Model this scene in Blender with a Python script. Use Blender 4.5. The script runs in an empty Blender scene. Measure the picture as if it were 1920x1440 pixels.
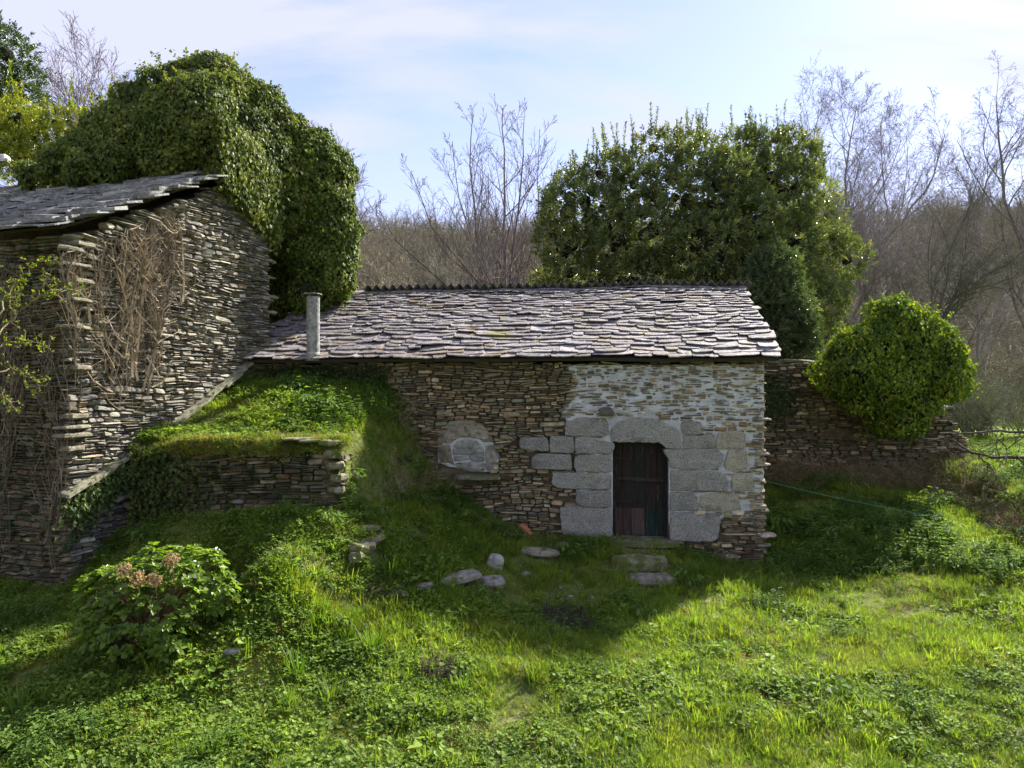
import bpy, math, random
import numpy as np
from mathutils import Vector, Matrix, Euler, noise as mnoise

random.seed(7)
rng = np.random.default_rng(7)
R = math.radians
scene = bpy.context.scene

# ------------------------------------------------------------------ camera, sky, sun, exposure
F = 1371.0            # focal length in photograph pixels (1920 wide)
CZ = 2.86             # camera height above the door sill
cam_d = bpy.data.cameras.new('camera')
cam_d.sensor_width = 36.0
cam_d.lens = 36.0 * F / 1920.0
cam_d.clip_start = 0.1
cam_d.clip_end = 3000.0
cam = bpy.data.objects.new('camera', cam_d)
scene.collection.objects.link(cam)
cam.location = (0, 0, CZ)
cam.rotation_euler = (R(90), 0, 0)
scene.camera = cam

SUN_AZ, SUN_EL = R(43.0), R(39.0)
SUN_DIR = Vector((math.sin(SUN_AZ) * math.cos(SUN_EL), math.cos(SUN_AZ) * math.cos(SUN_EL), math.sin(SUN_EL)))

world = bpy.data.worlds.new('World')
scene.world = world
world.use_nodes = True
wn, wl = world.node_tree.nodes, world.node_tree.links
wn.clear()
w_out = wn.new('ShaderNodeOutputWorld')
w_bg = wn.new('ShaderNodeBackground')
w_bg.inputs['Strength'].default_value = 0.05
w_sky = wn.new('ShaderNodeTexSky')
w_sky.sky_type = 'NISHITA'
w_sky.sun_disc = False
w_sky.sun_elevation = SUN_EL
w_sky.sun_rotation = SUN_AZ
w_sky.air_density = 1.0
w_sky.dust_density = 0.3
w_sky.ozone_density = 3.0
# thin cirrus: noise on a high cloud plane
w_tc = wn.new('ShaderNodeTexCoord')
w_sep = wn.new('ShaderNodeSeparateXYZ')
wl.new(w_tc.outputs['Generated'], w_sep.inputs[0])
w_add = wn.new('ShaderNodeMath'); w_add.operation = 'ADD'; w_add.inputs[1].default_value = 0.45
w_max = wn.new('ShaderNodeMath'); w_max.operation = 'MAXIMUM'; w_max.inputs[1].default_value = 0.02
wl.new(w_sep.outputs['Z'], w_max.inputs[0]); wl.new(w_max.outputs[0], w_add.inputs[0])
w_dx = wn.new('ShaderNodeMath'); w_dx.operation = 'DIVIDE'
w_dy = wn.new('ShaderNodeMath'); w_dy.operation = 'DIVIDE'
wl.new(w_sep.outputs['X'], w_dx.inputs[0]); wl.new(w_add.outputs[0], w_dx.inputs[1])
wl.new(w_sep.outputs['Y'], w_dy.inputs[0]); wl.new(w_add.outputs[0], w_dy.inputs[1])
w_cmb = wn.new('ShaderNodeCombineXYZ')
wl.new(w_dx.outputs[0], w_cmb.inputs[0]); wl.new(w_dy.outputs[0], w_cmb.inputs[1])
w_map = wn.new('ShaderNodeMapping')
w_map.inputs['Rotation'].default_value = (0, 0, R(62))
w_map.inputs['Scale'].default_value = (0.8, 2.6, 1.0)
w_map.inputs['Location'].default_value = (0.7, 0.35, 0)
wl.new(w_cmb.outputs[0], w_map.inputs[0])
w_no = wn.new('ShaderNodeTexNoise')
w_no.inputs['Scale'].default_value = 1.5
w_no.inputs['Detail'].default_value = 9.0
w_no.inputs['Roughness'].default_value = 0.52
w_no.inputs['Distortion'].default_value = 0.35
wl.new(w_map.outputs[0], w_no.inputs['Vector'])
w_rp = wn.new('ShaderNodeValToRGB')
w_rp.color_ramp.elements[0].position = 0.43; w_rp.color_ramp.elements[0].color = (0.12, 0.12, 0.12, 1)
w_rp.color_ramp.elements[1].position = 0.58; w_rp.color_ramp.elements[1].color = (0.9, 0.9, 0.9, 1)
wl.new(w_no.outputs['Fac'], w_rp.inputs[0])
w_mix = wn.new('ShaderNodeMix'); w_mix.data_type = 'RGBA'
w_mix.inputs['B'].default_value = (2.75, 2.82, 3.6, 1)
w_hz = wn.new('ShaderNodeMapRange'); w_hz.inputs['From Min'].default_value = 0.02; w_hz.inputs['From Max'].default_value = 0.50
w_hz.inputs['To Min'].default_value = 0.85; w_hz.inputs['To Max'].default_value = 0.0
wl.new(w_sep.outputs['Z'], w_hz.inputs['Value'])
w_mx = wn.new('ShaderNodeMath'); w_mx.operation = 'MAXIMUM'     # the veil thickens towards the horizon
wl.new(w_hz.outputs[0], w_mx.inputs[0]); wl.new(w_rp.outputs['Color'], w_mx.inputs[1])
wl.new(w_mx.outputs[0], w_mix.inputs['Factor'])
w_tn = wn.new('ShaderNodeMix'); w_tn.data_type = 'RGBA'; w_tn.blend_type = 'MULTIPLY'; w_tn.inputs['Factor'].default_value = 1.0
w_tn.inputs['B'].default_value = (0.86, 0.73, 0.83, 1)
wl.new(w_sky.outputs[0], w_tn.inputs['A']); wl.new(w_tn.outputs['Result'], w_mix.inputs['A'])
wl.new(w_mix.outputs['Result'], w_bg.inputs['Color'])
wl.new(w_bg.outputs[0], w_out.inputs['Surface'])

sun_d = bpy.data.lights.new('sun', 'SUN')
sun_d.energy = 2.55
sun_d.angle = R(3.5)
sun_d.color = (1.0, 0.95, 0.86)
sun = bpy.data.objects.new('sun', sun_d)
scene.collection.objects.link(sun)
sun.rotation_euler = SUN_DIR.to_track_quat('Z', 'Y').to_euler()
sun.location = SUN_DIR * 60

vs = scene.view_settings
vs.view_transform = 'Standard'
vs.look = 'None'
vs.exposure = 2.65
vs.gamma = 1.0
vs.use_curve_mapping = False
scene.render.engine = 'CYCLES'
scene.cycles.max_bounces = 5
scene.cycles.diffuse_bounces = 3
scene.cycles.glossy_bounces = 2
scene.cycles.transmission_bounces = 2
scene.cycles.transparent_max_bounces = 4
scene.cycles.caustics_reflective = False
scene.cycles.caustics_refractive = False
scene.cycles.use_denoising = True
scene.cycles.use_light_tree = False
scene.cycles.use_adaptive_sampling = True
scene.cycles.adaptive_threshold = 0.02

# ------------------------------------------------------------------ helpers
COL = scene.collection

def P(px, py, d):
    return np.array([(px - 960) / F * d, d, CZ - (py - 720) / F * d])

def props(o, label=None, cat=None, group=None, kind=None):
    if label: o['label'] = label
    if cat: o['category'] = cat
    if group: o['group'] = group
    if kind: o['kind'] = kind
    return o

def empty(name, loc, label=None, cat=None, group=None):
    o = bpy.data.objects.new(name, None)
    o.empty_display_size = 0.2
    COL.objects.link(o)
    o.location = loc
    return props(o, label, cat, group)

class Acc:
    """collects vertices, faces and a colour per vertex; build() makes one mesh"""
    def __init__(self):
        self.V, self.C, self.loops, self.sizes, self.n = [], [], [], [], 0
    def add(self, V, faces, col):
        V = np.asarray(V, dtype=np.float32).reshape(-1, 3)
        c = np.asarray(col, dtype=np.float32)
        if c.ndim == 1:
            c = np.broadcast_to(c[:3], (len(V), 3))
        self.V.append(V); self.C.append(c)
        for f in faces:
            f = np.asarray(f, dtype=np.int32)
            if f.ndim == 1: f = f[None, :]
            self.loops.append((f + self.n).ravel())
            self.sizes.append(np.full(len(f), f.shape[1], dtype=np.int32))
        self.n += len(V)
    def mesh(self, name, mat, smooth=False):
        me = bpy.data.meshes.new(name)
        if self.n:
            V = np.concatenate(self.V); C = np.concatenate(self.C)
            L = np.concatenate(self.loops); S = np.concatenate(self.sizes)
            me.vertices.add(len(V)); me.vertices.foreach_set('co', V.ravel())
            me.loops.add(len(L)); me.loops.foreach_set('vertex_index', L)
            me.polygons.add(len(S))
            st = np.concatenate([[0], np.cumsum(S)[:-1]]).astype(np.int32)
            me.polygons.foreach_set('loop_start', st)
            me.polygons.foreach_set('loop_total', S)
            me.polygons.foreach_set('use_smooth', np.full(len(S), smooth))
            a = me.attributes.new('tint', 'FLOAT_COLOR', 'POINT')
            a.data.foreach_set('color', np.concatenate([C, np.ones((len(C), 1), np.float32)], 1).ravel())
            me.update(calc_edges=True)
        me.materials.append(mat)
        return me
    def build(self, name, mat, parent=None, smooth=False, kind=None):
        o = bpy.data.objects.new(name, self.mesh(name, mat, smooth))
        COL.objects.link(o)
        if parent is not None: attach(o, parent)
        if kind: o['kind'] = kind
        return o

def attach(o, parent):
    """parent o keeping its world placement (parents are only ever moved, never turned)"""
    o.parent = parent
    off = Vector((0, 0, 0)); q = parent
    while q is not None:
        off += q.location; q = q.parent
    o.location = o.location - off

def box(acc, p0, p1, fr=None, col=(.3, .3, .3)):
    x0, y0, z0 = p0; x1, y1, z1 = p1
    V = np.array([[x0, y0, z0], [x1, y0, z0], [x1, y1, z0], [x0, y1, z0], [x0, y0, z1], [x1, y0, z1], [x1, y1, z1], [x0, y1, z1]])
    if fr is not None: V = fr(V)
    acc.add(V, [[[0, 3, 2, 1], [4, 5, 6, 7], [0, 1, 5, 4], [1, 2, 6, 5], [2, 3, 7, 6], [3, 0, 4, 7]]], col)

def tube(acc, pts, rad, k=5, col=(.2, .2, .2), cap=True):
    pts = np.asarray(pts, float); n = len(pts)
    rad = np.broadcast_to(np.asarray(rad, float), (n,))
    T = np.gradient(pts, axis=0)
    T /= (np.linalg.norm(T, axis=1, keepdims=True) + 1e-9)
    m = T.mean(0)
    ref = np.array([0, 0, 1.0]) if abs(m[2]) < 0.8 else np.array([1.0, 0, 0])
    A = np.cross(T, ref); A /= (np.linalg.norm(A, axis=1, keepdims=True) + 1e-9)
    B = np.cross(T, A)
    th = np.arange(k) * 2 * math.pi / k
    V = pts[:, None, :] + rad[:, None, None] * (np.cos(th)[None, :, None] * A[:, None, :] + np.sin(th)[None, :, None] * B[:, None, :])
    i = np.arange(n - 1)[:, None] * k; j = np.arange(k)[None, :]; j2 = (j + 1) % k
    Fq = np.stack([i + j, i + j2, i + k + j2, i + k + j], -1).reshape(-1, 4)
    faces = [Fq]
    if cap and k >= 3:
        faces.append(np.arange(k)[None, :][:, ::-1]); faces.append((np.arange(k) + (n - 1) * k)[None, :])
    acc.add(V.reshape(-1, 3), faces, col)

def nrm(v):
    return v / (np.linalg.norm(v, axis=-1, keepdims=True) + 1e-9)

def fbm(x, y, z=0.0, oct=3):
    return mnoise.fractal(Vector((x, y, z)), 1.0, 2.0, oct)

def vnoise(X, Y, seed=0):
    """vectorised value noise in [-1,1]"""
    xi = np.floor(X).astype(np.int64); yi = np.floor(Y).astype(np.int64)
    fx = X - xi; fy = Y - yi
    fx = fx * fx * (3 - 2 * fx); fy = fy * fy * (3 - 2 * fy)
    def h(a, b):
        n = (a * 374761393 + b * 668265263 + seed * 1442695) & 0xffffffff
        n = ((n ^ (n >> 13)) * 1274126177) & 0xffffffff
        return ((n ^ (n >> 16)) & 0xffff) / 32767.5 - 1
    return (h(xi, yi) * (1 - fx) + h(xi + 1, yi) * fx) * (1 - fy) + (h(xi, yi + 1) * (1 - fx) + h(xi + 1, yi + 1) * fx) * fy

def sstep(a, b, x):
    t = np.clip((x - a) / (b - a), 0, 1)
    return t * t * (3 - 2 * t)

# ------------------------------------------------------------------ materials
class G:
    def __init__(self, name):
        self.m = bpy.data.materials.new(name); self.m.use_nodes = True
        self.n, self.l = self.m.node_tree.nodes, self.m.node_tree.links
        self.n.clear()
        self.out = self.n.new('ShaderNodeOutputMaterial')
        self.geo = self.n.new('ShaderNodeNewGeometry')
    def put(self, sock, v):
        if hasattr(v, 'is_linked') or isinstance(v, bpy.types.NodeSocket): self.l.new(v, sock)
        else: sock.default_value = v
    def noise(self, scale, detail=4, rough=.55, vec=None, dist=0.0, stretch=None):
        v = vec or self.geo.outputs['Position']
        if stretch:
            mp = self.n.new('ShaderNodeMapping'); mp.inputs['Scale'].default_value = stretch
            self.l.new(v, mp.inputs[0]); v = mp.outputs[0]
        t = self.n.new('ShaderNodeTexNoise')
        t.inputs['Scale'].default_value = scale; t.inputs['Detail'].default_value = detail
        t.inputs['Roughness'].default_value = rough; t.inputs['Distortion'].default_value = dist
        self.l.new(v, t.inputs['Vector']); return t.outputs['Fac']
    def rng(self, v, a, b, c=0.0, d=1.0):
        t = self.n.new('ShaderNodeMapRange'); t.clamp = True
        for k, x in zip(('From Min', 'From Max', 'To Min', 'To Max'), (a, b, c, d)): t.inputs[k].default_value = x
        self.put(t.inputs['Value'], v); return t.outputs[0]
    def mix(self, f, a, b, mode='MIX'):
        t = self.n.new('ShaderNodeMix'); t.data_type = 'RGBA'; t.blend_type = mode; t.clamp_result = False
        self.put(t.inputs['Factor'], f); self.put(t.inputs['A'], a); self.put(t.inputs['B'], b)
        return t.outputs['Result']
    def math(self, op, a, b=0.0):
        t = self.n.new('ShaderNodeMath'); t.operation = op
        self.put(t.inputs[0], a); self.put(t.inputs[1], b); return t.outputs[0]
    def tint(self):
        t = self.n.new('ShaderNodeAttribute'); t.attribute_name = 'tint'; return t.outputs['Color']
    def bump(self, h, dist=.01, strength=.6, normal=None):
        t = self.n.new('ShaderNodeBump'); t.inputs['Strength'].default_value = strength
        t.inputs['Distance'].default_value = dist; self.put(t.inputs['Height'], h)
        if normal: self.l.new(normal, t.inputs['Normal'])
        return t.outputs[0]
    def bsdf(self, color, rough=.85, spec=.25, normal=None):
        b = self.n.new('ShaderNodeBsdfPrincipled')
        self.put(b.inputs['Base Color'], color); self.put(b.inputs['Roughness'], rough)
        self.put(b.inputs['Specular IOR Level'], spec)
        if normal: self.l.new(normal, b.inputs['Normal'])
        return b.outputs[0]
    def end(self, s):
        self.l.new(s, self.out.inputs['Surface']); return self.m

def c4(r, g, b): return (r, g, b, 1.0)

def stone_mat(name, lichens=(), rough=.88, spec=.25, var=(.55, 1.35), scale=7.0, bump=.012, fine=60):
    """tinted stone; lichens: (colour, scale, lo, hi, seed offset)"""
    g = G(name)
    base = g.mix(1.0, g.tint(), g.mix(g.rng(g.noise(scale, 5), .3, .7), c4(var[0], var[0], var[0]), c4(var[1], var[1], var[1])), 'MULTIPLY')
    base = g.mix(1.0, base, g.mix(g.rng(g.noise(fine, 3, .7), .3, .7), c4(.75, .75, .76), c4(1.25, 1.24, 1.22)), 'MULTIPLY')
    for colr, sc, lo, hi, off in lichens:
        mp = g.n.new('ShaderNodeMapping'); mp.inputs['Location'].default_value = (off, off * .7, off * 1.3)
        g.l.new(g.geo.outputs['Position'], mp.inputs[0])
        m = g.rng(g.noise(sc, 5, .62, vec=mp.outputs[0]), lo, hi)
        base = g.mix(m, base, c4(*colr))
    nb = g.bump(g.noise(fine * .7, 5, .7), bump, .7)
    return g.end(g.bsdf(base, rough, spec, nb))

def leaf_mat(name, rough=.42, spec=.4, trans=.38, warm=(1.25, 1.3, .55), patch=None, rnd=.35):
    g = G(name)
    col = g.tint()
    oi = g.n.new('ShaderNodeObjectInfo')
    f = g.rng(g.noise(1.3, 3), .32, .68)
    col = g.mix(1.0, col, g.mix(f, c4(1 - rnd, 1 - rnd * .8, 1 - rnd), c4(1 + rnd, 1 + rnd * .8, 1 + rnd * .3)), 'MULTIPLY')
    col = g.mix(1.0, col, g.mix(oi.outputs['Random'], c4(.8, .82, .8), c4(1.2, 1.18, 1.15)), 'MULTIPLY')
    if patch:
        pc, sc, lo, hi, amt = patch
        col = g.mix(g.rng(g.noise(sc, 4), lo, hi, 0, amt), col, c4(*pc))
    b = g.bsdf(col, rough, spec)
    t = g.n.new('ShaderNodeBsdfTranslucent')
    g.put(t.inputs['Color'], g.mix(1.0, col, c4(*warm), 'MULTIPLY'))
    mx = g.n.new('ShaderNodeMixShader'); mx.inputs[0].default_value = trans
    g.l.new(b, mx.inputs[1]); g.l.new(t.outputs[0], mx.inputs[2])
    return g.end(mx.outputs[0])

def wood_mat(name, rough=.9, bump=.01, sc=(30, 30, 4)):
    g = G(name)
    n1 = g.noise(1.0, 5, .6, stretch=sc)
    col = g.mix(1.0, g.tint(), g.mix(g.rng(n1, .3, .7), c4(.55, .55, .55), c4(1.4, 1.38, 1.35)), 'MULTIPLY')
    return g.end(g.bsdf(col, rough, .2, g.bump(n1, bump, .7)))

M = {}
M['schist'] = stone_mat('schist_stone', [((.20, .21, .16), 9, .60, .74, 3.1), ((.30, .30, .28), 22, .64, .74, 8.2), ((.05, .055, .02), 5, .63, .75, 5.5)])
M['schist_gable'] = stone_mat('weathered_schist', [((.24, .235, .21), 8, .54, .68, 1.7), ((.29, .285, .27), 26, .58, .70, 2.2), ((.17, .16, .06), 3.2, .62, .72, 9.4)])
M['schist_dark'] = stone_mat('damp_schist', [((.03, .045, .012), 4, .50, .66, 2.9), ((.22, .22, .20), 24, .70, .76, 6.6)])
M['slate'] = stone_mat('roof_slate', [((.34, .315, .32), 9, .52, .66, 4.4), ((.15, .12, .06), 1.6, .56, .68, 7.3), ((.09, .08, .07), 16, .56, .68, 1.1), ((.20, .185, .06), 1.1, .64, .72, 12.7), ((.34, .19, .05), 2.2, .66, .72, 21.3)], rough=.72, spec=.28, scale=5, var=(.5, 1.35))
M['slate_old'] = stone_mat('old_roof_slate', [((.34, .34, .33), 11, .52, .66, 4.9), ((.07, .075, .035), 3, .58, .70, 3.3)], rough=.75, spec=.3, scale=4)
M['granite'] = stone_mat('granite', [((.40, .385, .35), 52, .53, .62, 2.0), ((.055, .052, .046), 60, .54, .62, 5.0), ((.12, .115, .095), 2.5, .54, .70, 11.0), ((.10, .095, .03), 4, .66, .78, 6.0)], rough=.9, scale=3, var=(.8, 1.2), bump=.008, fine=140)
M['rock'] = stone_mat('field_stone', [((.33, .315, .27), 11, .58, .70, 2.0), ((.06, .08, .02), 6, .55, .66, 4.0)], scale=8)
M['moss_rock'] = stone_mat('mossy_stone', [((.085, .10, .02), 5, .40, .56, 4.0), ((.33, .32, .30), 14, .60, .70, 2.0)], scale=8)
M['terracotta'] = stone_mat('terracotta', [((.30, .12, .06), 20, .55, .7, 1.0)], scale=12)
M['bark'] = wood_mat('bark', sc=(14, 14, 3))
M['twig'] = wood_mat('bare_twigs', sc=(6, 6, 6), bump=.004)
M['vine'] = wood_mat('dry_vine', sc=(9, 9, 9), bump=.004)
g = G('door_wood')
n1 = g.noise(1.0, 6, .65, stretch=(48, 48, 2.2)); n2 = g.noise(1.0, 5, .7, stretch=(30, 30, 3.5), dist=.3)
dc = g.mix(1.0, g.tint(), g.mix(g.rng(n1, .3, .7), c4(.35, .35, .35), c4(1.6, 1.55, 1.5)), 'MULTIPLY')
dc = g.mix(g.rng(n2, .60, .70, 0, .75), dc, c4(.17, .145, .125))
M['door_wood'] = g.end(g.bsdf(dc, .75, .2, g.bump(n1, .01, .8)))
M['timber'] = wood_mat('grey_timber', sc=(8, 60, 60))
M['ivy'] = leaf_mat('ivy_leaf', rough=.55, spec=.2, trans=.36, rnd=.45)
M['laurel'] = leaf_mat('laurel_leaf', rough=.36, spec=.5, trans=.36, warm=(1.15, 1.2, .6))
M['grass'] = leaf_mat('grass_blade', rough=.5, spec=.3, trans=.52, patch=((.24, .23, .05), .8, .56, .70, .4), rnd=.3)
M['weed'] = leaf_mat('weed_leaf', rough=.6, spec=.2, trans=.5, rnd=.3)
M['hydrangea'] = leaf_mat('hydrangea_leaf', rough=.35, spec=.45, trans=.55, rnd=.15)
M['dryflower'] = leaf_mat('dry_petal', rough=.8, spec=.1, trans=.3, warm=(1.1, 1, .8), rnd=.15)
g = G('cable'); M['cable'] = g.end(g.bsdf(c4(.10, .28, .20), .5, .4))
g = G('pipe_cement')
pn = g.noise(14, 5, .65)
M['pipe'] = g.end(g.bsdf(g.mix(g.rng(pn, .35, .65), c4(.13, .13, .12), c4(.36, .35, .33)), .9, .2, g.bump(g.noise(60, 4), .006, .6)))
g = G('fibre_cement_sheet')
M['sheet'] = g.end(g.bsdf(g.mix(g.rng(g.noise(9, 4), .35, .65), c4(.09, .09, .09), c4(.22, .21, .20)), .9, .2))
g = G('lime_render')
ln = g.noise(5, 6, .62); ln2 = g.noise(34, 5, .7)
lc = g.mix(g.rng(ln, .34, .66), c4(.36, .36, .35), c4(.56, .56, .57))
lc = g.mix(g.rng(g.noise(2.2, 3), .56, .68, 0, .5), lc, c4(.40, .34, .24))
M['render'] = g.end(g.bsdf(lc, .95, .1, g.bump(ln2, .012, .9)))
g = G('mortar_earth')
M['mortar'] = g.end(g.bsdf(g.mix(g.rng(g.noise(7, 5), .3, .7), c4(.085, .068, .045), c4(.19, .15, .10)), 1.0, .05, g.bump(g.noise(50, 4), .02, .8)))
g = G('roof_deck')
M['deck'] = g.end(g.bsdf(c4(.05, .042, .035), .95, .05))
g = G('ground_soil')
gn = g.noise(1.1, 6, .6); gf = g.noise(16, 5, .65)
gc = g.mix(g.rng(gf, .35, .65), c4(.08, .10, .025), c4(.16, .185, .045))
gc = g.mix(g.rng(gn, .54, .66, 0, .8), gc, g.mix(g.rng(gf, .4, .6), c4(.10, .08, .05), c4(.24, .20, .12)))
gc = g.mix(g.rng(g.noise(.9, 5, .6, dist=.4), .60, .70, 0, .8), gc, c4(.17, .17, .03))
# the far hillside is brown winter scrub, the level field beyond the bank is short grass
sp = g.n.new('ShaderNodeSeparateXYZ'); g.l.new(g.geo.outputs['Position'], sp.inputs[0])
far = g.rng(sp.outputs['Y'], 34, 44)
gc = g.mix(far, gc, g.mix(g.rng(g.noise(.12, 6, .65), .35, .65), c4(.055, .042, .026), c4(.105, .085, .05)))
fld = g.math('MULTIPLY', g.rng(sp.outputs['X'], 10.4, 10.9), g.math('SUBTRACT', 1.0, far))
gc = g.mix(fld, gc, g.mix(g.rng(g.noise(3, 5), .3, .7), c4(.10, .17, .018), c4(.19, .27, .03)))
M['ground'] = g.end(g.bsdf(gc, 1.0, .05, g.bump(gf, .05, .8)))

# ------------------------------------------------------------------ terrain
def from_px(px, py, z):
    d = (CZ - z) * F / (py - 720)
    return ((px - 960) / F * d, d, z)
CP = [from_px(*a) for a in [
    (1200, 1030, -.22), (1200, 1085, -.48), (1437, 1065, -.55), (1437, 1100, -.66), (1200, 1250, -.85), (960, 1440, -1.1),
    (300, 1440, -1.0), (1700, 1440, -1.1), (1900, 1250, -.75), (1900, 1100, -.5), (1700, 1000, 0.0), (1900, 1030, -.22),
    (1600, 930, .33), (1500, 900, .5), (1700, 900, .5), (1050, 1010, -.1), (930, 960, .33), (830, 900, .95), (760, 900, 1.0),
    (760, 1000, .42), (850, 1000, .25), (850, 1080, -.12), (700, 1000, .52), (640, 945, .92), (400, 950, .9), (500, 1040, .5),
    (300, 960, .8), (250, 1020, .42), (690, 1060, .12), (640, 1130, -.25), (450, 1130, -.2), (240, 1200, -.38), (60, 1095, -.12),
    (60, 1300, -.7), (500, 1250, -.62), (800, 1200, -.58), (960, 1100, -.42)]]
CP += [(-15, 10, 0.2), (-14, 5, -.9), (0, 3, -1.4), (8, 3, -1.4), (-8, 3, -1.2), (14, 8, -.7), (13, 14, .2), (0, 20, 1.0), (-6, 18, 1.2),
       (-12, 16, .6), (6, 19.5, .7), (10, 19, .6), (14, 20, .6), (-14, 22, 1.0), (0, 25, 1.0), (10, 25, .8)]
CP = np.array(CP)
def _tps(r2): return np.where(r2 > 1e-9, .5 * r2 * np.log(r2 + 1e-12), 0)
_n = len(CP)
_K = _tps(((CP[:, None, :2] - CP[None, :, :2]) ** 2).sum(-1)) + np.eye(_n) * .15
_Pm = np.concatenate([np.ones((_n, 1)), CP[:, :2]], 1)
_A = np.block([[_K, _Pm], [_Pm.T, np.zeros((3, 3))]])
_w = np.linalg.solve(_A, np.concatenate([CP[:, 2], np.zeros(3)]))

def H(x, y):
    x = np.asarray(x, float); y = np.asarray(y, float)
    sh = np.broadcast(x, y).shape
    X = np.broadcast_to(x, sh).ravel(); Y = np.broadcast_to(y, sh).ravel()
    Xc = np.clip(X, -15, 14); Yc = np.clip(Y, 2.5, 25)
    z = np.empty(len(X))
    for i in range(0, len(X), 20000):
        s = slice(i, i + 20000)
        r2 = (Xc[s, None] - CP[None, :, 0]) ** 2 + (Yc[s, None] - CP[None, :, 1]) ** 2
        z[s] = _tps(r2) @ _w[:_n] + _w[_n] + _w[_n + 1] * Xc[s] + _w[_n + 2] * Yc[s]
    z = np.clip(z, -1.6, 2.2)
    near = sstep(30, 20, Y) * sstep(4, 6, Y)
    z = z + near * (.05 * vnoise(X * 1.3, Y * 1.3, 1) + .035 * vnoise(X * 3.1, Y * 3.1, 2) + .015 * vnoise(X * 8, Y * 8, 3))
    # earth mound behind the retaining wall
    zm = 1.88 + (Y - 11.8) * .40 - np.maximum(0, X + 4) * .10 + .07 * vnoise(X * 1.7, Y * 1.7, 5) + .03 * vnoise(X * 6, Y * 6, 6)
    edge = -2.72 + np.clip(Y - 11.9, 0, 2.5) * .12 + .12 * vnoise(Y * 2, Y * 0, 8); wd = .25 + np.clip(Y - 12.2, 0, 2) * .45
    mk = sstep(edge + wd, edge - .05, X) * sstep(11.70, 11.86, Y) * (Y < 18)
    z = np.maximum(z, z + (zm - z) * mk)
    # step in the ground edged by old stones
    b = sstep(10.15, 10.45, Y + .25 * vnoise(X * 1.5, Y * 0, 11)) * sstep(-2.0, -2.25, X + .1 * vnoise(Y * 3, Y * 0, 12)) * sstep(-5.2, -4.6, X) * sstep(11.6, 11.2, Y)
    z = z + b * .16
    # field terrace behind the bank on the right
    zf = np.clip(.45 + (Y - 14.3) * .156, -.35, .95) + .03 * vnoise(X * .6, Y * .6, 14)
    mk = sstep(9.75, 10.45, X + .2 * vnoise(Y * 1.2, Y * 0, 15))
    z = z + (zf - z) * mk * sstep(4, 9, Y)
    # far valley side
    far = sstep(30, 160, Y)
    hill = 30 * far + 1.5 * vnoise(X * .03, Y * .03, 20) * sstep(30, 80, Y) + 14 * sstep(150, 420, Y) + sstep(40, 130, Y) * 5 * vnoise(X * .012 + 4, Y * .008, 21)
    z = z + hill
    z = z - .6 * sstep(26, 40, Y) * sstep(60, 40, Y)
    return z.reshape(sh)

def ground_at(px, py):
    """where the view ray through a photograph pixel meets the ground"""
    d = np.arange(5.0, 40, .02)
    X = (px - 960) / F * d; Z = CZ - (py - 720) / F * d
    below = np.nonzero(Z < H(X, d))[0]
    i = below[0] if len(below) else 400
    return np.array([X[i], d[i], float(H(X[i], d[i]))])

def axis(a, b, step, lo, hi, grow=1.16):
    c = list(np.arange(a, b + 1e-6, step)); s = step
    while c[-1] < hi: s *= grow; c.append(c[-1] + s)
    s = step
    while c[0] > lo: s *= grow; c.insert(0, c[0] - s)
    return np.array(c)
gx = axis(-9, 12, .09, -500, 500); gy = axis(5.5, 20, .09, -60, 900)
GX, GY = np.meshgrid(gx, gy)
GZ = H(GX, GY)
acc = Acc()
nx, ny = len(gx), len(gy)
ii = (np.arange(ny - 1)[:, None] * nx + np.arange(nx - 1)[None, :]).ravel()
acc.add(np.stack([GX, GY, GZ], -1).reshape(-1, 3), [np.stack([ii, ii + 1, ii + nx + 1, ii + nx], -1)], (.1, .1, .1))
ground = acc.build('ground', M['ground'], smooth=True, kind='structure')

# ------------------------------------------------------------------ piece builders (stones, slates)
def frame(o, u, inward):
    o = np.array([o[0], o[1], 0.0]); u = np.array([u[0], u[1], 0.0]); w = np.array([inward[0], inward[1], 0.0])
    def f(V):
        V = np.asarray(V, float)
        return o + V[..., 0:1] * u + V[..., 1:2] * w + V[..., 2:3] * np.array([0, 0, 1.0])
    f.o, f.u, f.w = o, u, w
    return f

def stone_proto(r):
    ch = lambda: (r.uniform(.03, .2), r.uniform(.12, .42))
    out = []
    for sx, sz, fl in ((-1, -1, 0), (1, -1, 1), (1, 1, 0), (-1, 1, 1)):
        cx, cz = ch()
        a = (sx * (.5 - cx), sz * (.5 - r.uniform(0, .07))); b = (sx * (.5 - r.uniform(0, .05)), sz * (.5 - cz))
        out += ([b, a] if fl == 0 else [a, b])
    o = np.array(out)
    o = o[np.argsort(np.arctan2(o[:, 1], o[:, 0]))]
    n = len(o)
    tilt = (r.uniform(-.25, .25), r.uniform(-.3, .3))
    ring = lambda s, y, j: np.stack([o[:, 0] * s[0], y + j * np.array([r.uniform(-1, 1) for _ in range(n)]) + tilt[0] * o[:, 0] * (y < .3) + tilt[1] * o[:, 1] * (y < .3), o[:, 1] * s[1]], 1)
    V = np.concatenate([ring((1, 1), 1.0, 0), ring((1, 1), .18, .05), ring((.9, .72), -.05, .10)])
    k = np.arange(n); k2 = (k + 1) % n
    faces = [np.stack([k, k2, k2 + n, k + n], 1), np.stack([k + n, k2 + n, k2 + 2 * n, k + 2 * n], 1), (np.arange(n) + 2 * n)[None, :]]
    return V, faces

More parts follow.
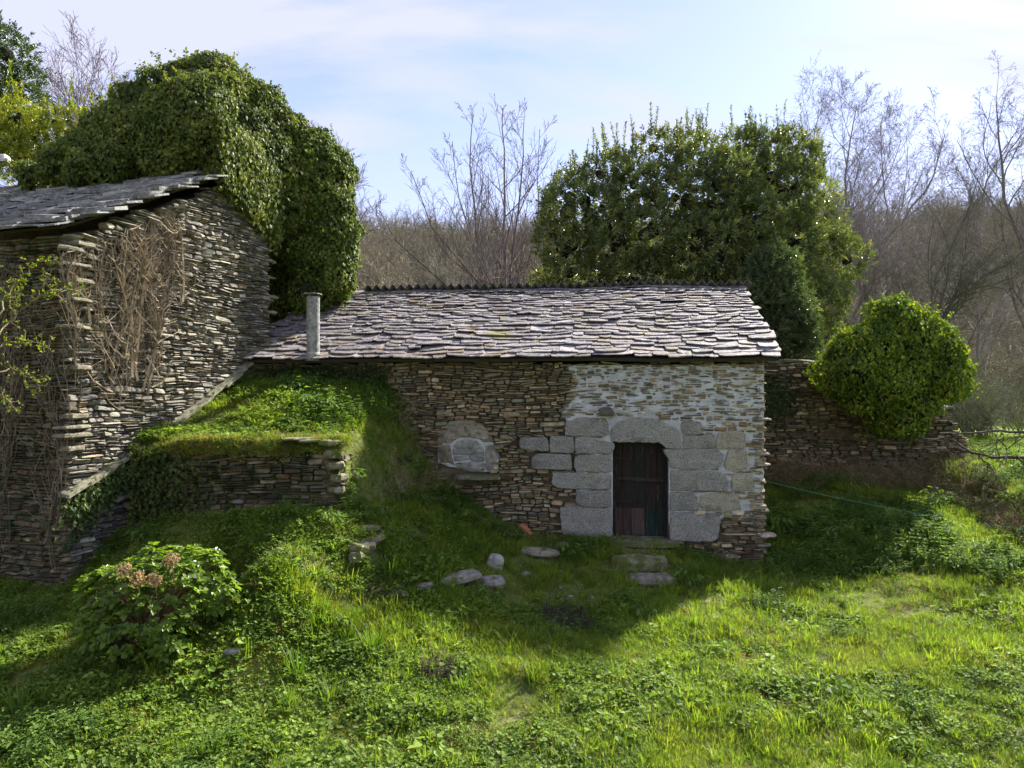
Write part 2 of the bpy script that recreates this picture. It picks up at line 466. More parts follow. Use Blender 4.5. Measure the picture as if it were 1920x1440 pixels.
def slate_proto(r):
    w = .5
    sl = r.uniform(-.14, .14); rd = r.choice((.25, .5, .5, 1.0))
    yy = lambda x, v: v * rd + sl * x + r.uniform(-.03, .03)
    pts = [(-w, 1), (-w + r.uniform(-.02, .03), yy(-.5, .38)), (-.43 + r.uniform(-.04, .04), yy(-.43, .12)), (-.18 + r.uniform(-.06, .06), yy(-.18, .02)),
           (.05, yy(.05, 0)), (.24 + r.uniform(-.06, .06), yy(.24, .03)), (.43 + r.uniform(-.04, .04), yy(.43, .14)), (w + r.uniform(-.03, .02), yy(.5, .4)), (w, 1)]
    o = np.array(pts); n = len(o)
    top = np.stack([o[:, 0] * .985, o[:, 1] + .012 * (o[:, 1] < .5), 1 + .25 * np.array([r.uniform(-1, 1) for _ in range(n)])], 1)
    bot = np.stack([o[:, 0], o[:, 1], np.zeros(n)], 1)
    V = np.concatenate([bot, top]); k = np.arange(n); k2 = (k + 1) % n
    return V, [np.stack([k, k2, k2 + n, k + n], 1), (np.arange(n) + n)[None, :], np.arange(n)[::-1][None, :]]

def lerp3(a, b, t): return tuple(a[i] + (b[i] - a[i]) * t for i in range(3))

def protos(maker, n, palette, mat, name, seed):
    r = random.Random(seed); out = []
    for i in range(n):
        V, Fc = maker(r)
        t = r.random(); base = palette[r.choices(range(len(palette)), [p[1] for p in palette])[0]][0]
        k = r.uniform(.72, 1.28); base = tuple(c * k for c in base)
        a = Acc(); a.add(V, Fc, base)
        out.append((V, Fc, base, a.mesh(name, mat)))
    return out

def place_pieces(items, prot, name, mat, parent, limit=300, zmin=None):
    """items: (proto index, 4x4 numpy matrix). The ones that show largest become objects, the rest one joined part."""
    sc = []
    for idx, mt in items:
        p = mt[:3, 3]
        if p[1] < .5: sc.append(-1); continue
        px = 960 + F * p[0] / p[1]; py = 720 + F * (CZ - p[2]) / p[1]
        a = np.linalg.norm(mt[:3, 0]) * max(np.linalg.norm(mt[:3, 2]), .4 * np.linalg.norm(mt[:3, 1])) / p[1] ** 2
        sc.append(a if (-20 < px < 1940 and 0 < py < 1440) else -1)
    order = np.argsort(-np.array(sc))
    rest = Acc()
    off = Vector((0, 0, 0)); q = parent
    while q is not None:
        off += q.location; q = q.parent
    for rank, i in enumerate(order):
        idx, mt = items[i]
        V, Fc, base, me = prot[idx]
        if rank < limit and sc[i] > 0:
            o = bpy.data.objects.new(name, me)
            COL.objects.link(o)
            o.parent = parent
            m4 = Matrix([list(map(float, row)) for row in mt])
            m4.translation = m4.translation - off
            o.matrix_basis = m4
        else:
            rest.add(V @ mt[:3, :3].T + mt[:3, 3], Fc, base)
    if rest.n:
        o = rest.build('small_' + name + 's', mat, parent, kind='stuff')

def wall_items(fr, s0, s1, z0, z1, ok, nprot, seed, rowh=(.06, .11), length=(.10, .42), depth=.16, out=.03, thin=.55, wav=.05):
    """irregular courses of thin stones; returns a list of (proto, matrix)"""
    r = random.Random(seed); items = []
    z = z0; k = 0
    while z < z1:
        rh = r.uniform(*rowh)
        s = s0 - r.uniform(0, .3)
        while s < s1:
            L = min(r.lognormvariate(math.log((length[0] + length[1]) * .40), .45), length[1] * 1.5)
            L = max(L, length[0], rh * 1.5)
            nn = 1 if (r.random() > thin or rh < .05) else r.choice((2, 2, 3))
            if nn > 1: L *= 1.35
            cuts = sorted([0, 1] + [min(.8, max(.2, (i + 1) / nn + r.uniform(-.12, .12))) for i in range(nn - 1)])
            for a, b in zip(cuts[:-1], cuts[1:]):
                subs = [(0, 1)] if r.random() > .3 or L < .25 else [(0, .5 + r.uniform(-.15, .15))]
                if subs[0][1] < 1: subs.append((subs[0][1], 1))
                for e, f in subs:
                    ls = L * (f - e); hs = rh * (b - a)
                    cs = s + L * (e + f) / 2
                    wv = wav * mnoise.noise(Vector((cs * .7, k * .05 + seed, 0))) + wav * .4 * mnoise.noise(Vector((cs * 2.3, k * .13 + seed, 4)))
                    wv2 = wav * mnoise.noise(Vector(((cs + .1) * .7, k * .05 + seed, 0))) + wav * .4 * mnoise.noise(Vector(((cs + .1) * 2.3, k * .13 + seed, 4)))
                    cz = z + rh * (a + b) / 2 + wv
                    ea, eb = max(cs - ls / 2, s0 + r.uniform(-.04, .02)), min(cs + ls / 2, s1 + r.uniform(-.05, .025))
                    if eb - ea < .05: continue
                    cs, ls = (ea + eb) / 2, eb - ea
                    if not ok(cs, cz, ls, hs): continue
                    th = math.atan2(wv2 - wv, .1) + r.gauss(0, .03)
                    push = -r.uniform(-.01, out) - (out * r.uniform(.3, 1.2) if r.random() < .07 else 0)
                    ct, st = math.cos(th), math.sin(th)
                    yaw = r.gauss(0, .05)
                    Mx = np.eye(4)
                    X = fr.u * ct + np.array([0, 0, st]); Zv = -fr.u * st + np.array([0, 0, ct]); Yv = fr.w + fr.u * yaw
                    Mx[:3, 0] = X * (ls - .006) * r.uniform(.95, 1.03); Mx[:3, 1] = Yv * depth; Mx[:3, 2] = Zv * (hs - .004) * r.uniform(.92, 1.1)
                    Mx[:3, 3] = fr([[cs, push, cz]])[0]
                    items.append((r.randrange(nprot), Mx))
            s += L
        z += rh; k += 1
    return items

def poly_block(acc, fr, poly, n0=-.02, depth=.25, bevel=.018, col=(.3, .3, .3), rough=.006, seed=0, step=.09):
    """a dressed stone: an outline in wall coordinates with worn edges"""
    r = random.Random(seed)
    pts = []
    m = len(poly)
    for i in range(m):
        a = np.array(poly[i], float); b = np.array(poly[(i + 1) % m], float)
        n = max(1, int(np.linalg.norm(b - a) / step))
        for j in range(n):
            p = a + (b - a) * j / n
            pts.append(p + np.array([r.uniform(-rough, rough), r.uniform(-rough, rough)]))
    o = np.array(pts)
    if sum(o[i][0] * o[(i + 1) % len(o)][1] - o[(i + 1) % len(o)][0] * o[i][1] for i in range(len(o))) < 0: o = o[::-1]
    # round the corners a little
    o = (o * 4 + np.roll(o, 1, 0) * .5 + np.roll(o, -1, 0) * .5) / 5
    n = len(o); c = o.mean(0)
    t = np.roll(o, -1, 0) - np.roll(o, 1, 0); t = nrm(t); inw = np.stack([-t[:, 1], t[:, 0]], 1)
    j = lambda s: np.array([r.uniform(-s, s) for _ in range(n)])
    rings = [(o, np.full(n, n0 + depth)), (o, n0 + bevel + j(.003)), (o + inw * bevel * .5, n0 + bevel * .3 + j(.004)), (o + inw * bevel * 1.6, n0 + j(.006)), (c + (o - c) * .45, n0 - .006 + j(.006))]
    V = np.concatenate([np.stack([q[:, 0], y, q[:, 1]], 1) for q, y in rings])
    k = np.arange(n); k2 = (k + 1) % n; Fc = []
    for i in range(len(rings) - 1):
        Fc.append(np.stack([k + i * n, k2 + i * n, k2 + (i + 1) * n, k + (i + 1) * n], 1))
    Fc.append((np.arange(n) + (len(rings) - 1) * n)[None, :])
    acc.add(fr(V), Fc, col)

def rubble(acc, center, size, seed, col, rot=0.0, tilt=(0, 0), n=14, rough=.22, flat_top=True):
    """an irregular boulder or slab: rings of a rough superellipse"""
    r = random.Random(seed)
    th = np.arange(n) * 2 * math.pi / n
    rad = np.array([1 + r.uniform(-rough, rough) for _ in th])
    sq = (np.abs(np.cos(th)) ** 3 + np.abs(np.sin(th)) ** 3) ** (-1 / 3)
    ox, oy = np.cos(th) * rad * sq, np.sin(th) * rad * sq
    prof = [(-.5, .82), (-.2, 1.0), (.25, .97), (.44, .86), (.5, .6), (.52, .25)] if flat_top else [(-.5, .8), (-.15, 1), (.15, .92), (.35, .7), (.47, .42), (.52, .15)]
    V = []
    for z, s in prof:
        V.append(np.stack([ox * s * size[0] / 2, oy * s * size[1] / 2, (z + np.array([r.uniform(-.06, .06) for _ in th])) * size[2]], 1))
    V = np.concatenate(V)
    E = np.array(Euler((tilt[0], tilt[1], rot)).to_matrix())
    V = V @ E.T + np.asarray(center)
    k = np.arange(n); k2 = (k + 1) % n; Fc = []
    for i in range(len(prof) - 1): Fc.append(np.stack([k + i * n, k2 + i * n, k2 + (i + 1) * n, k + (i + 1) * n], 1))
    Fc.append((np.arange(n) + (len(prof) - 1) * n)[None, :])
    acc.add(V, Fc, col)

# ------------------------------------------------------------------ cottage
CO = (2.43, 13.9); CU = (.9945, -.1045); CV = (.1045, .9945)
cf = frame(CO, CU, CV)
def wall_s(px):
    q = (px - 960) / F
    return (q * CO[1] - CO[0]) / (CU[0] - q * CU[1])
def wall_sz(px, py):
    s = wall_s(px); y = CO[1] + s * CU[1]
    return s, CZ - (py - 720) / F * y
def cr(x, y):   # pixel of the enlarged crop -> wall coordinates
    return wall_sz(960 + x * .29167, 640 + y * .29167)
S0, S1 = -8.0, wall_s(1434)
EAVE = 3.34
DL, DR = cr(648, 0)[0], cr(1006, 0)[0]
DT, DB = cr(0, 645)[1], cr(0, 1252)[1]
HD = 6.1            # depth of the cottage
cottage = empty('stone_cottage', (CO[0], CO[1], 0), 'long low schist cottage with slate roof and granite framed doorway', 'cottage')
NB = .09           # recess of the mortar bed behind the stone faces
acc = Acc()
mc = (.1, .09, .07)
box(acc, (S0, NB, -.9), (DL, .55, EAVE - .1), cf, mc)
box(acc, (DR, NB, -.9), (S1 - .03, .55, EAVE - .1), cf, mc)
box(acc, (DL, NB, DT), (DR, .55, EAVE - .1), cf, mc)
box(acc, (DL, NB, -.9), (DR, .55, DB), cf, mc)
front_wall = acc.build('front_wall', M['mortar'], cottage)
acc = Acc()
box(acc, (S1 - .55, .55, -.9), (S1 - .06, HD, EAVE - .1), cf, mc)
V = cf(np.array([[S1 - .06, .1, EAVE - .1], [S1 - .06, HD, EAVE - .1], [S1 - .06, HD / 2, EAVE + 1.5], [S1 - .5, .1, EAVE - .1], [S1 - .5, HD, EAVE - .1], [S1 - .5, HD / 2, EAVE + 1.5]]))
acc.add(V, [[[0, 1, 2], [3, 5, 4]]], mc)
box(acc, (S0, HD - .5, -.5), (S1 - .55, HD, EAVE - .1), cf, mc)
box(acc, (S0, .55, -.5), (S0 + .5, HD - .5, EAVE - .1), cf, mc)
side_wall = acc.build('side_wall', M['mortar'], cottage)

BROWN = [((0.216, 0.168, 0.1008), 4), ((0.2678, 0.216, 0.1344), 4), ((0.1642, 0.136, 0.0914), 3), ((0.2938, 0.208, 0.1142), 2), ((0.2484, 0.165, 0.0924), 0.7), ((0.1901, 0.184, 0.121), 2), ((0.3974, 0.32, 0.2016), 1.2)]
PR_C = protos(stone_proto, 48, BROWN, M['schist'], 'stone', 11)
granite_polys = []
def gp(*pts): granite_polys.append([cr(*p) for p in pts])
gp((340, 520), (370, 508), (440, 488), (600, 492), (618, 520), (622, 600), (560, 612), (340, 608))
gp((636, 560), (690, 512), (780, 490), (900, 490), (990, 522), (1075, 578), (1090, 690), (985, 688), (968, 650), (665, 648), (632, 640))
gp((1085, 520), (1120, 512), (1212, 516), (1215, 596), (1098, 598))
gp((1097, 602), (1300, 602), (1306, 690), (1097, 690))
gp((1312, 640), (1330, 585), (1420, 572), (1500, 590), (1496, 690), (1312, 692))
gp((50, 620), (225, 612), (236, 640), (234, 706), (90, 702), (52, 690))
gp((244, 604), (398, 616), (402, 718), (240, 716))
gp((408, 620), (520, 618), (560, 640), (655, 650), (664, 672), (655, 700), (640, 720), (406, 720))
gp((125, 760), (165, 718), (383, 728), (384, 830), (125, 818))
gp((402, 740), (440, 726), (640, 728), (642, 842), (410, 834), (398, 800))
gp((262, 842), (600, 846), (640, 850), (638, 950), (300, 944), (254, 915))
gp((430, 962), (638, 956), (640, 1066), (440, 1060), (402, 1020))
gp((305, 1066), (400, 1056), (645, 1072), (646, 1255), (560, 1262), (322, 1240))
gp((975, 694), (1320, 692), (1352, 720), (1356, 770), (1320, 822), (1015, 818), (1012, 760), (985, 735))
gp((1390, 706), (1505, 700), (1512, 820), (1370, 826), (1360, 790))
gp((1015, 826), (1210, 828), (1340, 842), (1385, 880), (1385, 962), (1015, 960))
gp((1410, 850), (1540, 840), (1560, 960), (1412, 966))
gp((1015, 968), (1150, 966), (1190, 1000), (1192, 1088), (1015, 1086))
gp((1212, 985), (1290, 974), (1450, 978), (1476, 1085), (1230, 1092), (1208, 1050))
gp((1015, 1100), (1210, 1098), (1320, 1108), (1342, 1160), (1322, 1260), (1290, 1286), (1015, 1280))
gbb = [(min(p[0] for p in q), max(p[0] for p in q), min(p[1] for p in q), max(p[1] for p in q)) for q in granite_polys]
arch_c = wall_sz(875, 850)
def in_poly(x, y, q):
    c = False; j = len(q) - 1
    for i in range(len(q)):
        if (q[i][1] > y) != (q[j][1] > y) and x < (q[j][0] - q[i][0]) * (y - q[i][1]) / (q[j][1] - q[i][1]) + q[i][0]: c = not c
        j = i
    return c
def in_granite(s, z, m=.0):
    for (a, b, c, d), q in zip(gbb, granite_polys):
        if a - m < s < b + m and c - m < z < d + m and in_poly(s, z, q): return True
    return False
def ok_c(s, z, l, h):
    if DL - .02 < s + l / 2 and s - l / 2 < DR + .02 and DB < z < DT + .02: return False
    if z > EAVE - .06: return False
    for ds in (-.42, 0, .42):
        if in_granite(s + l * ds, z): return False
    if ((s - arch_c[0]) / .60) ** 2 + ((z - arch_c[1]) / .66) ** 2 < 1 and z < arch_c[1] + .62: return False
    x, y, _ = cf([[s, 0, z]])[0]
    return z > HW(s) - .25
_ws = np.linspace(S0, S1, 120); _wx = cf(np.stack([_ws, np.full(120, -.15), np.zeros(120)], 1)); _wh = H(_wx[:, 0], _wx[:, 1])
def HW(s): return float(np.interp(s, _ws, _wh))
items = wall_items(cf, S0, S1 + .02, -.85, EAVE, ok_c, 48, 5, rowh=(.045, .10), length=(.09, .40), wav=.07)
place_pieces(items, PR_C, 'stone', M['schist'], front_wall)
gf_ = frame(cf([[S1 - .04, 0, 0]])[0], CV, (-CU[0], -CU[1]))
its = wall_items(gf_, .0, HD, -.85, EAVE + 1.5, lambda s, z, l, h: z < EAVE - .1 + (HD / 2 - abs(s - HD / 2)) * .5, 48, 6)
place_pieces(its, PR_C, 'stone', M['schist'], side_wall, limit=0)

GRC = [(.24, .225, .195), (.26, .245, .215), (.21, .198, .175), (.32, .28, .20), (.36, .315, .22)]
for i, q in enumerate(granite_polys):
    a = Acc(); yel = i in (4, 14, 16, 18)
    colr = GRC[3 + (i % 2)] if yel else GRC[i % 3]
    poly_block(a, cf, q, n0=-.035 - .012 * (i % 3), depth=.40, bevel=.013, col=colr, seed=i, rough=.012, step=.06)
    a.build('granite_block', M['granite'], front_wall)

# lime render left over the wall round the doorway: lies between the stones
LS0, LS1 = wall_s(1052), S1 - .02
lz0, lz1 = -.3, EAVE - .12
ns, nz = 120, 110
ss = np.linspace(LS0, LS1, ns); zz = np.linspace(lz0, lz1, nz)
SS, ZZ = np.meshgrid(ss, zz)
top_px = wall_sz(1200, 805)[1]
def lime_mask(S, Z):
    n = .16 * vnoise(S * 2.2, Z * 4, 31) + .09 * vnoise(S * 7, Z * 13, 32) + .05 * vnoise(S * 17, Z * 30, 33)
    up = sstep(top_px - .08, top_px + .22, Z + n) * sstep(LS0 + .05, LS0 + .18, S + n * .8)
    right = sstep(wall_s(1345), wall_s(1400), S + n * 1.6) * sstep(.1, .5, Z) * .75
    around = sstep(wall_s(1075), wall_s(1090), S + n * .2) * sstep(wall_s(1415), wall_s(1400), S) * sstep(.15, .3, Z + n) * .86
    return np.maximum(np.maximum(up, right), around)
LM = lime_mask(SS, ZZ)
bumpz = .022 * vnoise(SS * 6, ZZ * 16, 34) + .016 * vnoise(SS * 15, ZZ * 38, 35) + .010 * vnoise(SS * 34, ZZ * 70, 36)
YY = .075 - LM * .088 + bumpz * (.6 + .4 * LM)
keep = (LM > .12)
acc = Acc()
kk = (np.arange(nz - 1)[:, None] * ns + np.arange(ns - 1)[None, :])
cx = (ss[:-1] + ss[1:]) / 2; cz_ = (zz[:-1] + zz[1:]) / 2
CXX, CZZ = np.meshgrid(cx, cz_)
kf = keep[:-1, :-1] & keep[1:, 1:] & ~((CXX > DL - .01) & (CXX < DR + .01) & (CZZ < DT + .01))
kk = kk[kf]
acc.add(cf(np.stack([SS, YY, ZZ], -1).reshape(-1, 3)), [np.stack([kk, kk + 1, kk + ns + 1, kk + ns], -1)], (.5, .5, .5))
acc.build('lime_render', M['render'], front_wall, smooth=True)

# arched blocked oven mouth and its ledge
ax, az = arch_c
def ar(px, py): return wall_sz(px, py)
hood = [ar(818, 830), ar(823, 806), ar(838, 793), ar(860, 785), ar(885, 786), ar(908, 797), ar(922, 815), ar(926, 832), ar(905, 832), ar(893, 822), ar(860, 820), ar(846, 832)]
a = Acc(); poly_block(a, cf, [ar(820, 868), ar(820, 830), ar(832, 800), ar(862, 788), ar(886, 789), ar(914, 806), ar(928, 836), ar(936, 886), ar(870, 883)], n0=.025, depth=.1, bevel=.02, col=(.4, .38, .33), seed=50, rough=.02); a.build('mortar_bed', M['render'], front_wall)
a = Acc(); poly_block(a, cf, hood, n0=-.01, depth=.3, bevel=.045, col=(.25, .21, .155), seed=51, rough=.022); a.build('arch_stone', M['rock'], front_wall)
for i, (q, colr) in enumerate([
        ([ar(819, 833), ar(845, 834), ar(848, 858), ar(854, 872), ar(824, 866)], (.20, .165, .13)),
        ([ar(848, 838), ar(858, 827), ar(878, 823), ar(894, 827), ar(904, 838), ar(890, 842), ar(866, 841)], (.28, .27, .24)),
        ([ar(848, 840), ar(868, 843), ar(906, 840), ar(908, 850), ar(876, 853), ar(849, 852)], (.25, .242, .22)),
        ([ar(849, 854), ar(874, 855), ar(882, 862), ar(862, 866), ar(851, 865)], (.29, .28, .25)),
        ([ar(878, 854), ar(909, 852), ar(911, 864), ar(884, 866)], (.26, .25, .225)),
        ([ar(852, 868), ar(880, 866), ar(910, 868), ar(908, 883), ar(872, 880), ar(856, 875)], (.27, .26, .235)),
        ([ar(909, 835), ar(926, 834), ar(936, 852), ar(934, 886), ar(911, 882)], (.28, .26, .225))]):
    a = Acc(); poly_block(a, cf, q, n0=.005 - .012 * (i % 3), depth=.3, bevel=.018, col=colr, seed=60 + i, rough=.014, step=.05); a.build('infill_stone', M['rock'], front_wall)
a = Acc(); c0 = cf([[wall_s(893), -.15, wall_sz(893, 893)[1]]])[0]
rubble(a, c0, (.95, .5, .10), 71, (.15, .14, .10), rot=-.1); a.build('ledge_slab', M['moss_rock'], front_wall)
# yellowish crumbled stones around the arch and one dark stone that sticks out over the lintel
for i, (px, py, w, h) in enumerate([(800, 806, .22, .09), (830, 775, .3, .08), (945, 800, .34, .08), (950, 820, .26, .07), (935, 838, .22, .07), (885, 772, .3, .07), (960, 778, .36, .1)]):
    a = Acc(); s, z = wall_sz(px, py)
    poly_block(a, cf, [(s - w / 2, z - h / 2), (s + w / 2, z - h / 2 * .8), (s + w / 2 * .9, z + h / 2), (s - w / 2 * .85, z + h / 2)], n0=-.06, depth=.2, bevel=.02, col=(.25, .20, .12), seed=80 + i, rough=.02, step=.06)
    a.build('rubble_stone', M['rock'], front_wall)
s, z = cr(603, 448)
a = Acc(); poly_block(a, cf, [(s - .14, z + .06), (s - .13, z - .09), (s + .15, z - .1), (s + .15, z + .02), (s + .08, z + .09)], n0=-.16, depth=.3, bevel=.02, col=(.10, .095, .065), seed=90); a.build('projecting_stone', M['schist'], front_wall)

# door: old dark planks above, patched boards below, one loose rail
door = empty('door', cf([[(DL + DR) / 2, .3, DB]])[0]); attach(door, cottage)
r = random.Random(3)
midz = cr(0, 905)[1]; lowz = cr(0, 1075)[1]
n = 5; xs = np.linspace(DL - .02, DR + .02, n + 1)
for i in range(n):
    a = Acc(); box(a, (xs[i] + .003, .30 + r.uniform(0, .008), lowz - .02), (xs[i + 1] - .003, .335, DT + .03), cf, (.022 * r.uniform(.8, 1.3), .018, .015)); a.build('plank', M['door_wood'], door)
xs = [DL - .02, cr(712, 0)[0], cr(775, 0)[0], cr(860, 0)[0], cr(930, 0)[0], DR + .02]
pc = [(.065, .042, .036), (.046, .030, .027), (.075, .05, .042), (.014, .028, .024), (.017, .024, .021)]
for i in range(5):
    a = Acc(); box(a, (xs[i] + .003, .285 + r.uniform(0, .008), DB + r.uniform(0, .02)), (xs[i + 1] - .003, .318, lowz + r.uniform(-.005, .01)), cf, pc[i]); a.build('lower_board', M['door_wood'], door)
a = Acc()
V = []
for s_, z_ in ((DL - .01, midz + .075), (DR + .01, midz + .035)):
    for y_, dz in ((.262, -.035), (.262, .035), (.30, .035), (.30, -.035)): V.append((s_, y_, z_ + dz))
a.add(cf(np.array(V)), [[[0, 1, 2, 3], [7, 6, 5, 4], [0, 4, 5, 1], [1, 5, 6, 2], [2, 6, 7, 3], [3, 7, 4, 0]]], (.035, .026, .02)); a.build('rail', M['door_wood'], door)
for s_ in (DL, DR - .05):
    a = Acc(); box(a, (s_ - .005, .24, DB), (s_ + .055, .36, DT + .01), cf, (.02, .017, .014)); a.build('door_post', M['door_wood'], door)
for z_ in (lowz + .95, lowz + .12):
    a = Acc(); box(a, (DL + .05, .278, z_), (DL + .40, .296, z_ + .035), cf, (.035, .022, .016)); a.build('strap_hinge', M['door_wood'], door)
a = Acc(); box(a, (DR - .20, .27, midz - .16), (DR - .15, .297, midz - .05), cf, (.04, .03, .022)); a.build('latch', M['door_wood'], door)
a = Acc(); rubble(a, cf([[(DL + DR) / 2 + .03, .02, DB - .07]])[0], (1.18, .62, .17), 91, (.14, .13, .09), rot=-.1); a.build('threshold', M['moss_rock'], cottage)

# roof
PITCH = math.atan2(1.71, 3.26)
E0 = -.33                     # eave line in front of the wall
RL = 3.68                     # slope length
RW0, RW1 = wall_s(462) + .05, wall_s(1459)
def sag(s, t):
    return .05 * mnoise.noise(Vector((s * .35, t * .4, 2))) + .02 * mnoise.noise(Vector((s * 1.3, t * 1.1, 7))) - .05 * math.exp(-((s + 2.5) / 2.0) ** 2) * (t / RL)
def roof_pt(s, t, h):
    n = E0 + t * math.cos(PITCH) - h * math.sin(PITCH)
    z = EAVE - .01 + t * math.sin(PITCH) + h * math.cos(PITCH) + sag(s, t)
    return cf([[s, n, z]])[0]
acc = Acc()
nsx, ntx = 40, 14
sv = np.linspace(RW0 + .1, RW1 - .08, nsx); tv = np.linspace(.06, RL - .02, ntx)
V = np.array([[roof_pt(s, t, -.02) for s in sv] for t in tv]).reshape(-1, 3)
V2 = np.array([[roof_pt(s, t, -.09) for s in sv] for t in tv]).reshape(-1, 3)
q = (np.arange(ntx - 1)[:, None] * nsx + np.arange(nsx - 1)[None, :]).ravel()
top = np.stack([q, q + 1, q + nsx + 1, q + nsx], -1)
acc.add(np.concatenate([V, V2]), [top, top[:, ::-1] + nsx * ntx,
        np.array([[i, i + nsx * ntx, i + 1 + nsx * ntx, i + 1] for i in range(nsx - 1)]),
        np.array([[(j + 1) * nsx - 1, (j + 1) * nsx - 1 + nsx * ntx, (j + 2) * nsx - 1 + nsx * ntx, (j + 2) * nsx - 1] for j in range(ntx - 1)])], (.05, .04, .035))
# back slope
bs = [cf([[s, n, z]])[0] for s in (RW0, RW1 - .1) for n, z in ((E0 + RL * math.cos(PITCH) + .02, EAVE + RL * math.sin(PITCH) - .06), (HD + .3, EAVE - .1))]
acc.add(np.array(bs), [[[0, 1, 3, 2]]], (.05, .04, .035))
roof = acc.build('roof', M['deck'], cottage)
SLC = [((.20, .178, .175), 4), ((.16, .138, .132), 4), ((.27, .248, .25), 3), ((.125, .105, .094), 2.5), ((.17, .137, .105), 2), ((.20, .175, .155), 2)]
PR_S = protos(slate_proto, 48, SLC, M['slate'], 'slate', 21)
def slate_items(rp, s0, s1, tlen, row0, row1, wid, seed, thick=.028, nprot=48, skip=None, s0f=None, jag=.03):
    r = random.Random(seed); items = []
    t = -.05; k = 0
    while t < tlen - .05:
        f = t / tlen; sp = row0 + (row1 - row0) * f
        s = (s0f(t) if s0f else s0) - r.uniform(0, .2)
        se = s1 + r.uniform(-jag, jag)
        while s < se - .1:
            w = r.uniform(*wid) * (1.15 - .35 * f) * r.choice((.7, 1, 1, 1.25))
            if s + w > se + .05: w = max(.14, se - s + r.uniform(-.03, .04))
            cs = s + w / 2; tj = t + r.uniform(-.05, .05)
            if not (skip and skip(cs, tj)):
                L = sp * r.uniform(1.9, 2.4); hh = .018 + thick * .9 + r.uniform(0, .012) + (r.uniform(.01, .03) if r.random() < .12 else 0)
                p0 = rp(cs, tj, hh + .014); p1 = rp(cs, tj + L, .004)
                Yv = p1 - p0; Lr = np.linalg.norm(Yv); Yn = Yv / Lr
                X = rp(cs + .1, tj, hh) - rp(cs - .1, tj, hh); X = X / np.linalg.norm(X)
                rz = r.gauss(0, .045)
                X2 = X * math.cos(rz) + Yn * math.sin(rz); Y2 = -X * math.sin(rz) + Yn * math.cos(rz)
                rx = r.gauss(0, .03)
                Zv = np.cross(X2, Y2); X2 = X2 * math.cos(rx) + Zv * math.sin(rx); Zv = np.cross(X2, Y2)
                Mx = np.eye(4); Mx[:3, 0] = X2 * w * 1.03; Mx[:3, 1] = Y2 * L; Mx[:3, 2] = Zv * thick * r.uniform(.6, 1.35); Mx[:3, 3] = p0
                items.append((r.randrange(nprot), Mx))
            s += w
        t += sp * r.uniform(.93, 1.07); k += 1
    return items
lv = lambda t: RW0 + t * .10
items = slate_items(roof_pt, RW0, RW1, RL, .185, .12, (.18, .60), 31, thick=.018, s0f=lv)
place_pieces(items, PR_S, 'slate', M['slate'], roof)
# corrugated sheets of the back slope end above the ridge as a row of teeth
nr = E0 + RL * math.cos(PITCH)
s = -6.3; k = 0
while s < RW1 - .35:
    per = .2; nw = 5; n = nw * 2 + 1
    sx = s + np.arange(n) * per / 2
    hh = np.where(np.arange(n) % 2 == 0, -.01, .10)
    rows = []
    for off, dz in ((-.03, .0), (1.3, -.62), (2.6, -1.26)):
        zz0 = np.array([EAVE + RL * math.sin(PITCH) + .11 + sag(x, RL) for x in sx])
        rows.append(np.stack([sx, np.full(n, nr + off), zz0 + hh + dz], 1))
    V = np.concatenate([cf(x) for x in rows]); V2 = V - np.array([0, 0, .008])
    q = np.concatenate([np.arange(n - 1), np.arange(n - 1) + n]); top = np.stack([q, q + 1, q + n + 1, q + n], -1)
    a = Acc(); e = np.arange(n - 1)
    a.add(np.concatenate([V, V2]), [top, top[:, ::-1] + 3 * n, np.stack([e + 1, e, e + 3 * n, e + 1 + 3 * n], 1)], (.2, .2, .2))
    a.build('corrugated_sheet', M['sheet'], roof)
    s += per * nw; k += 1
# flue pipe
bp = roof_pt(wall_s(605) - .12, .16, .02)
a = Acc(); rr = .128; hgt = 1.16; k = 20; th = np.arange(k) * 2 * math.pi / k
prof = [(rr * 1.25, -.1), (rr * 1.22, .02), (rr, .07), (rr, hgt * .5), (rr * .985, hgt), (rr * .8, hgt), (rr * .8, hgt - .25)]
V = np.concatenate([np.stack([np.cos(th) * q_, np.sin(th) * q_, np.full(k, z_)], 1) for q_, z_ in prof]) + bp
kk = np.arange(k); k2 = (kk + 1) % k
a.add(V, [np.concatenate([np.stack([kk + i * k, k2 + i * k, k2 + (i + 1) * k, kk + (i + 1) * k], 1) for i in range(len(prof) - 1)])], (.3, .3, .3))
flue = a.build('flue_pipe', M['pipe'], roof)
a = Acc()
for i in range(3):
    an = i * 2.1; rubble(a, bp + np.array([math.cos(an) * .09, math.sin(an) * .09, hgt + .015]), (.06, .06, .04), 95 + i, (.12, .12, .1))
rubble(a, bp + np.array([0, 0, hgt + .045]), (.36, .34, .03), 99, (.13, .13, .11), rough=.1)
a.build('cap_slate', M['slate_old'], flue)

# ------------------------------------------------------------------ old house on the left
HC = (-6.5, 10.7); HU = (.315, .949); HN = (.949, -.315)
hf = frame(HC, HU, (-HN[0], -HN[1]))                 # gable, s runs away from the camera
hw = frame(HC, (.949, -.315), (.315, .949))         # front wall, s<0 runs to the left
HE = 5.12; HP = math.tan(R(26)); GL = 4.62
house = empty('old_stone_house', (HC[0], HC[1], 0), 'tall abandoned schist house with sunlit gable and dry creeper, slate eave above', 'house')
acc = Acc()
V = [(0, .1, -.6), (GL, .1, -.6), (GL, .1, HE + GL * HP - .2), (0.1, .1, HE - .12), (0, .6, -.6), (GL, .6, -.6), (GL, .6, HE + GL * HP - .2), (0.1, .6, HE - .12)]
acc.add(hf(np.array(V)), [[[0, 1, 2, 3], [1, 5, 6, 2], [5, 4, 7, 6], [3, 2, 6, 7]]], mc)
gable = acc.build('gable_wall', M['mortar'], house)
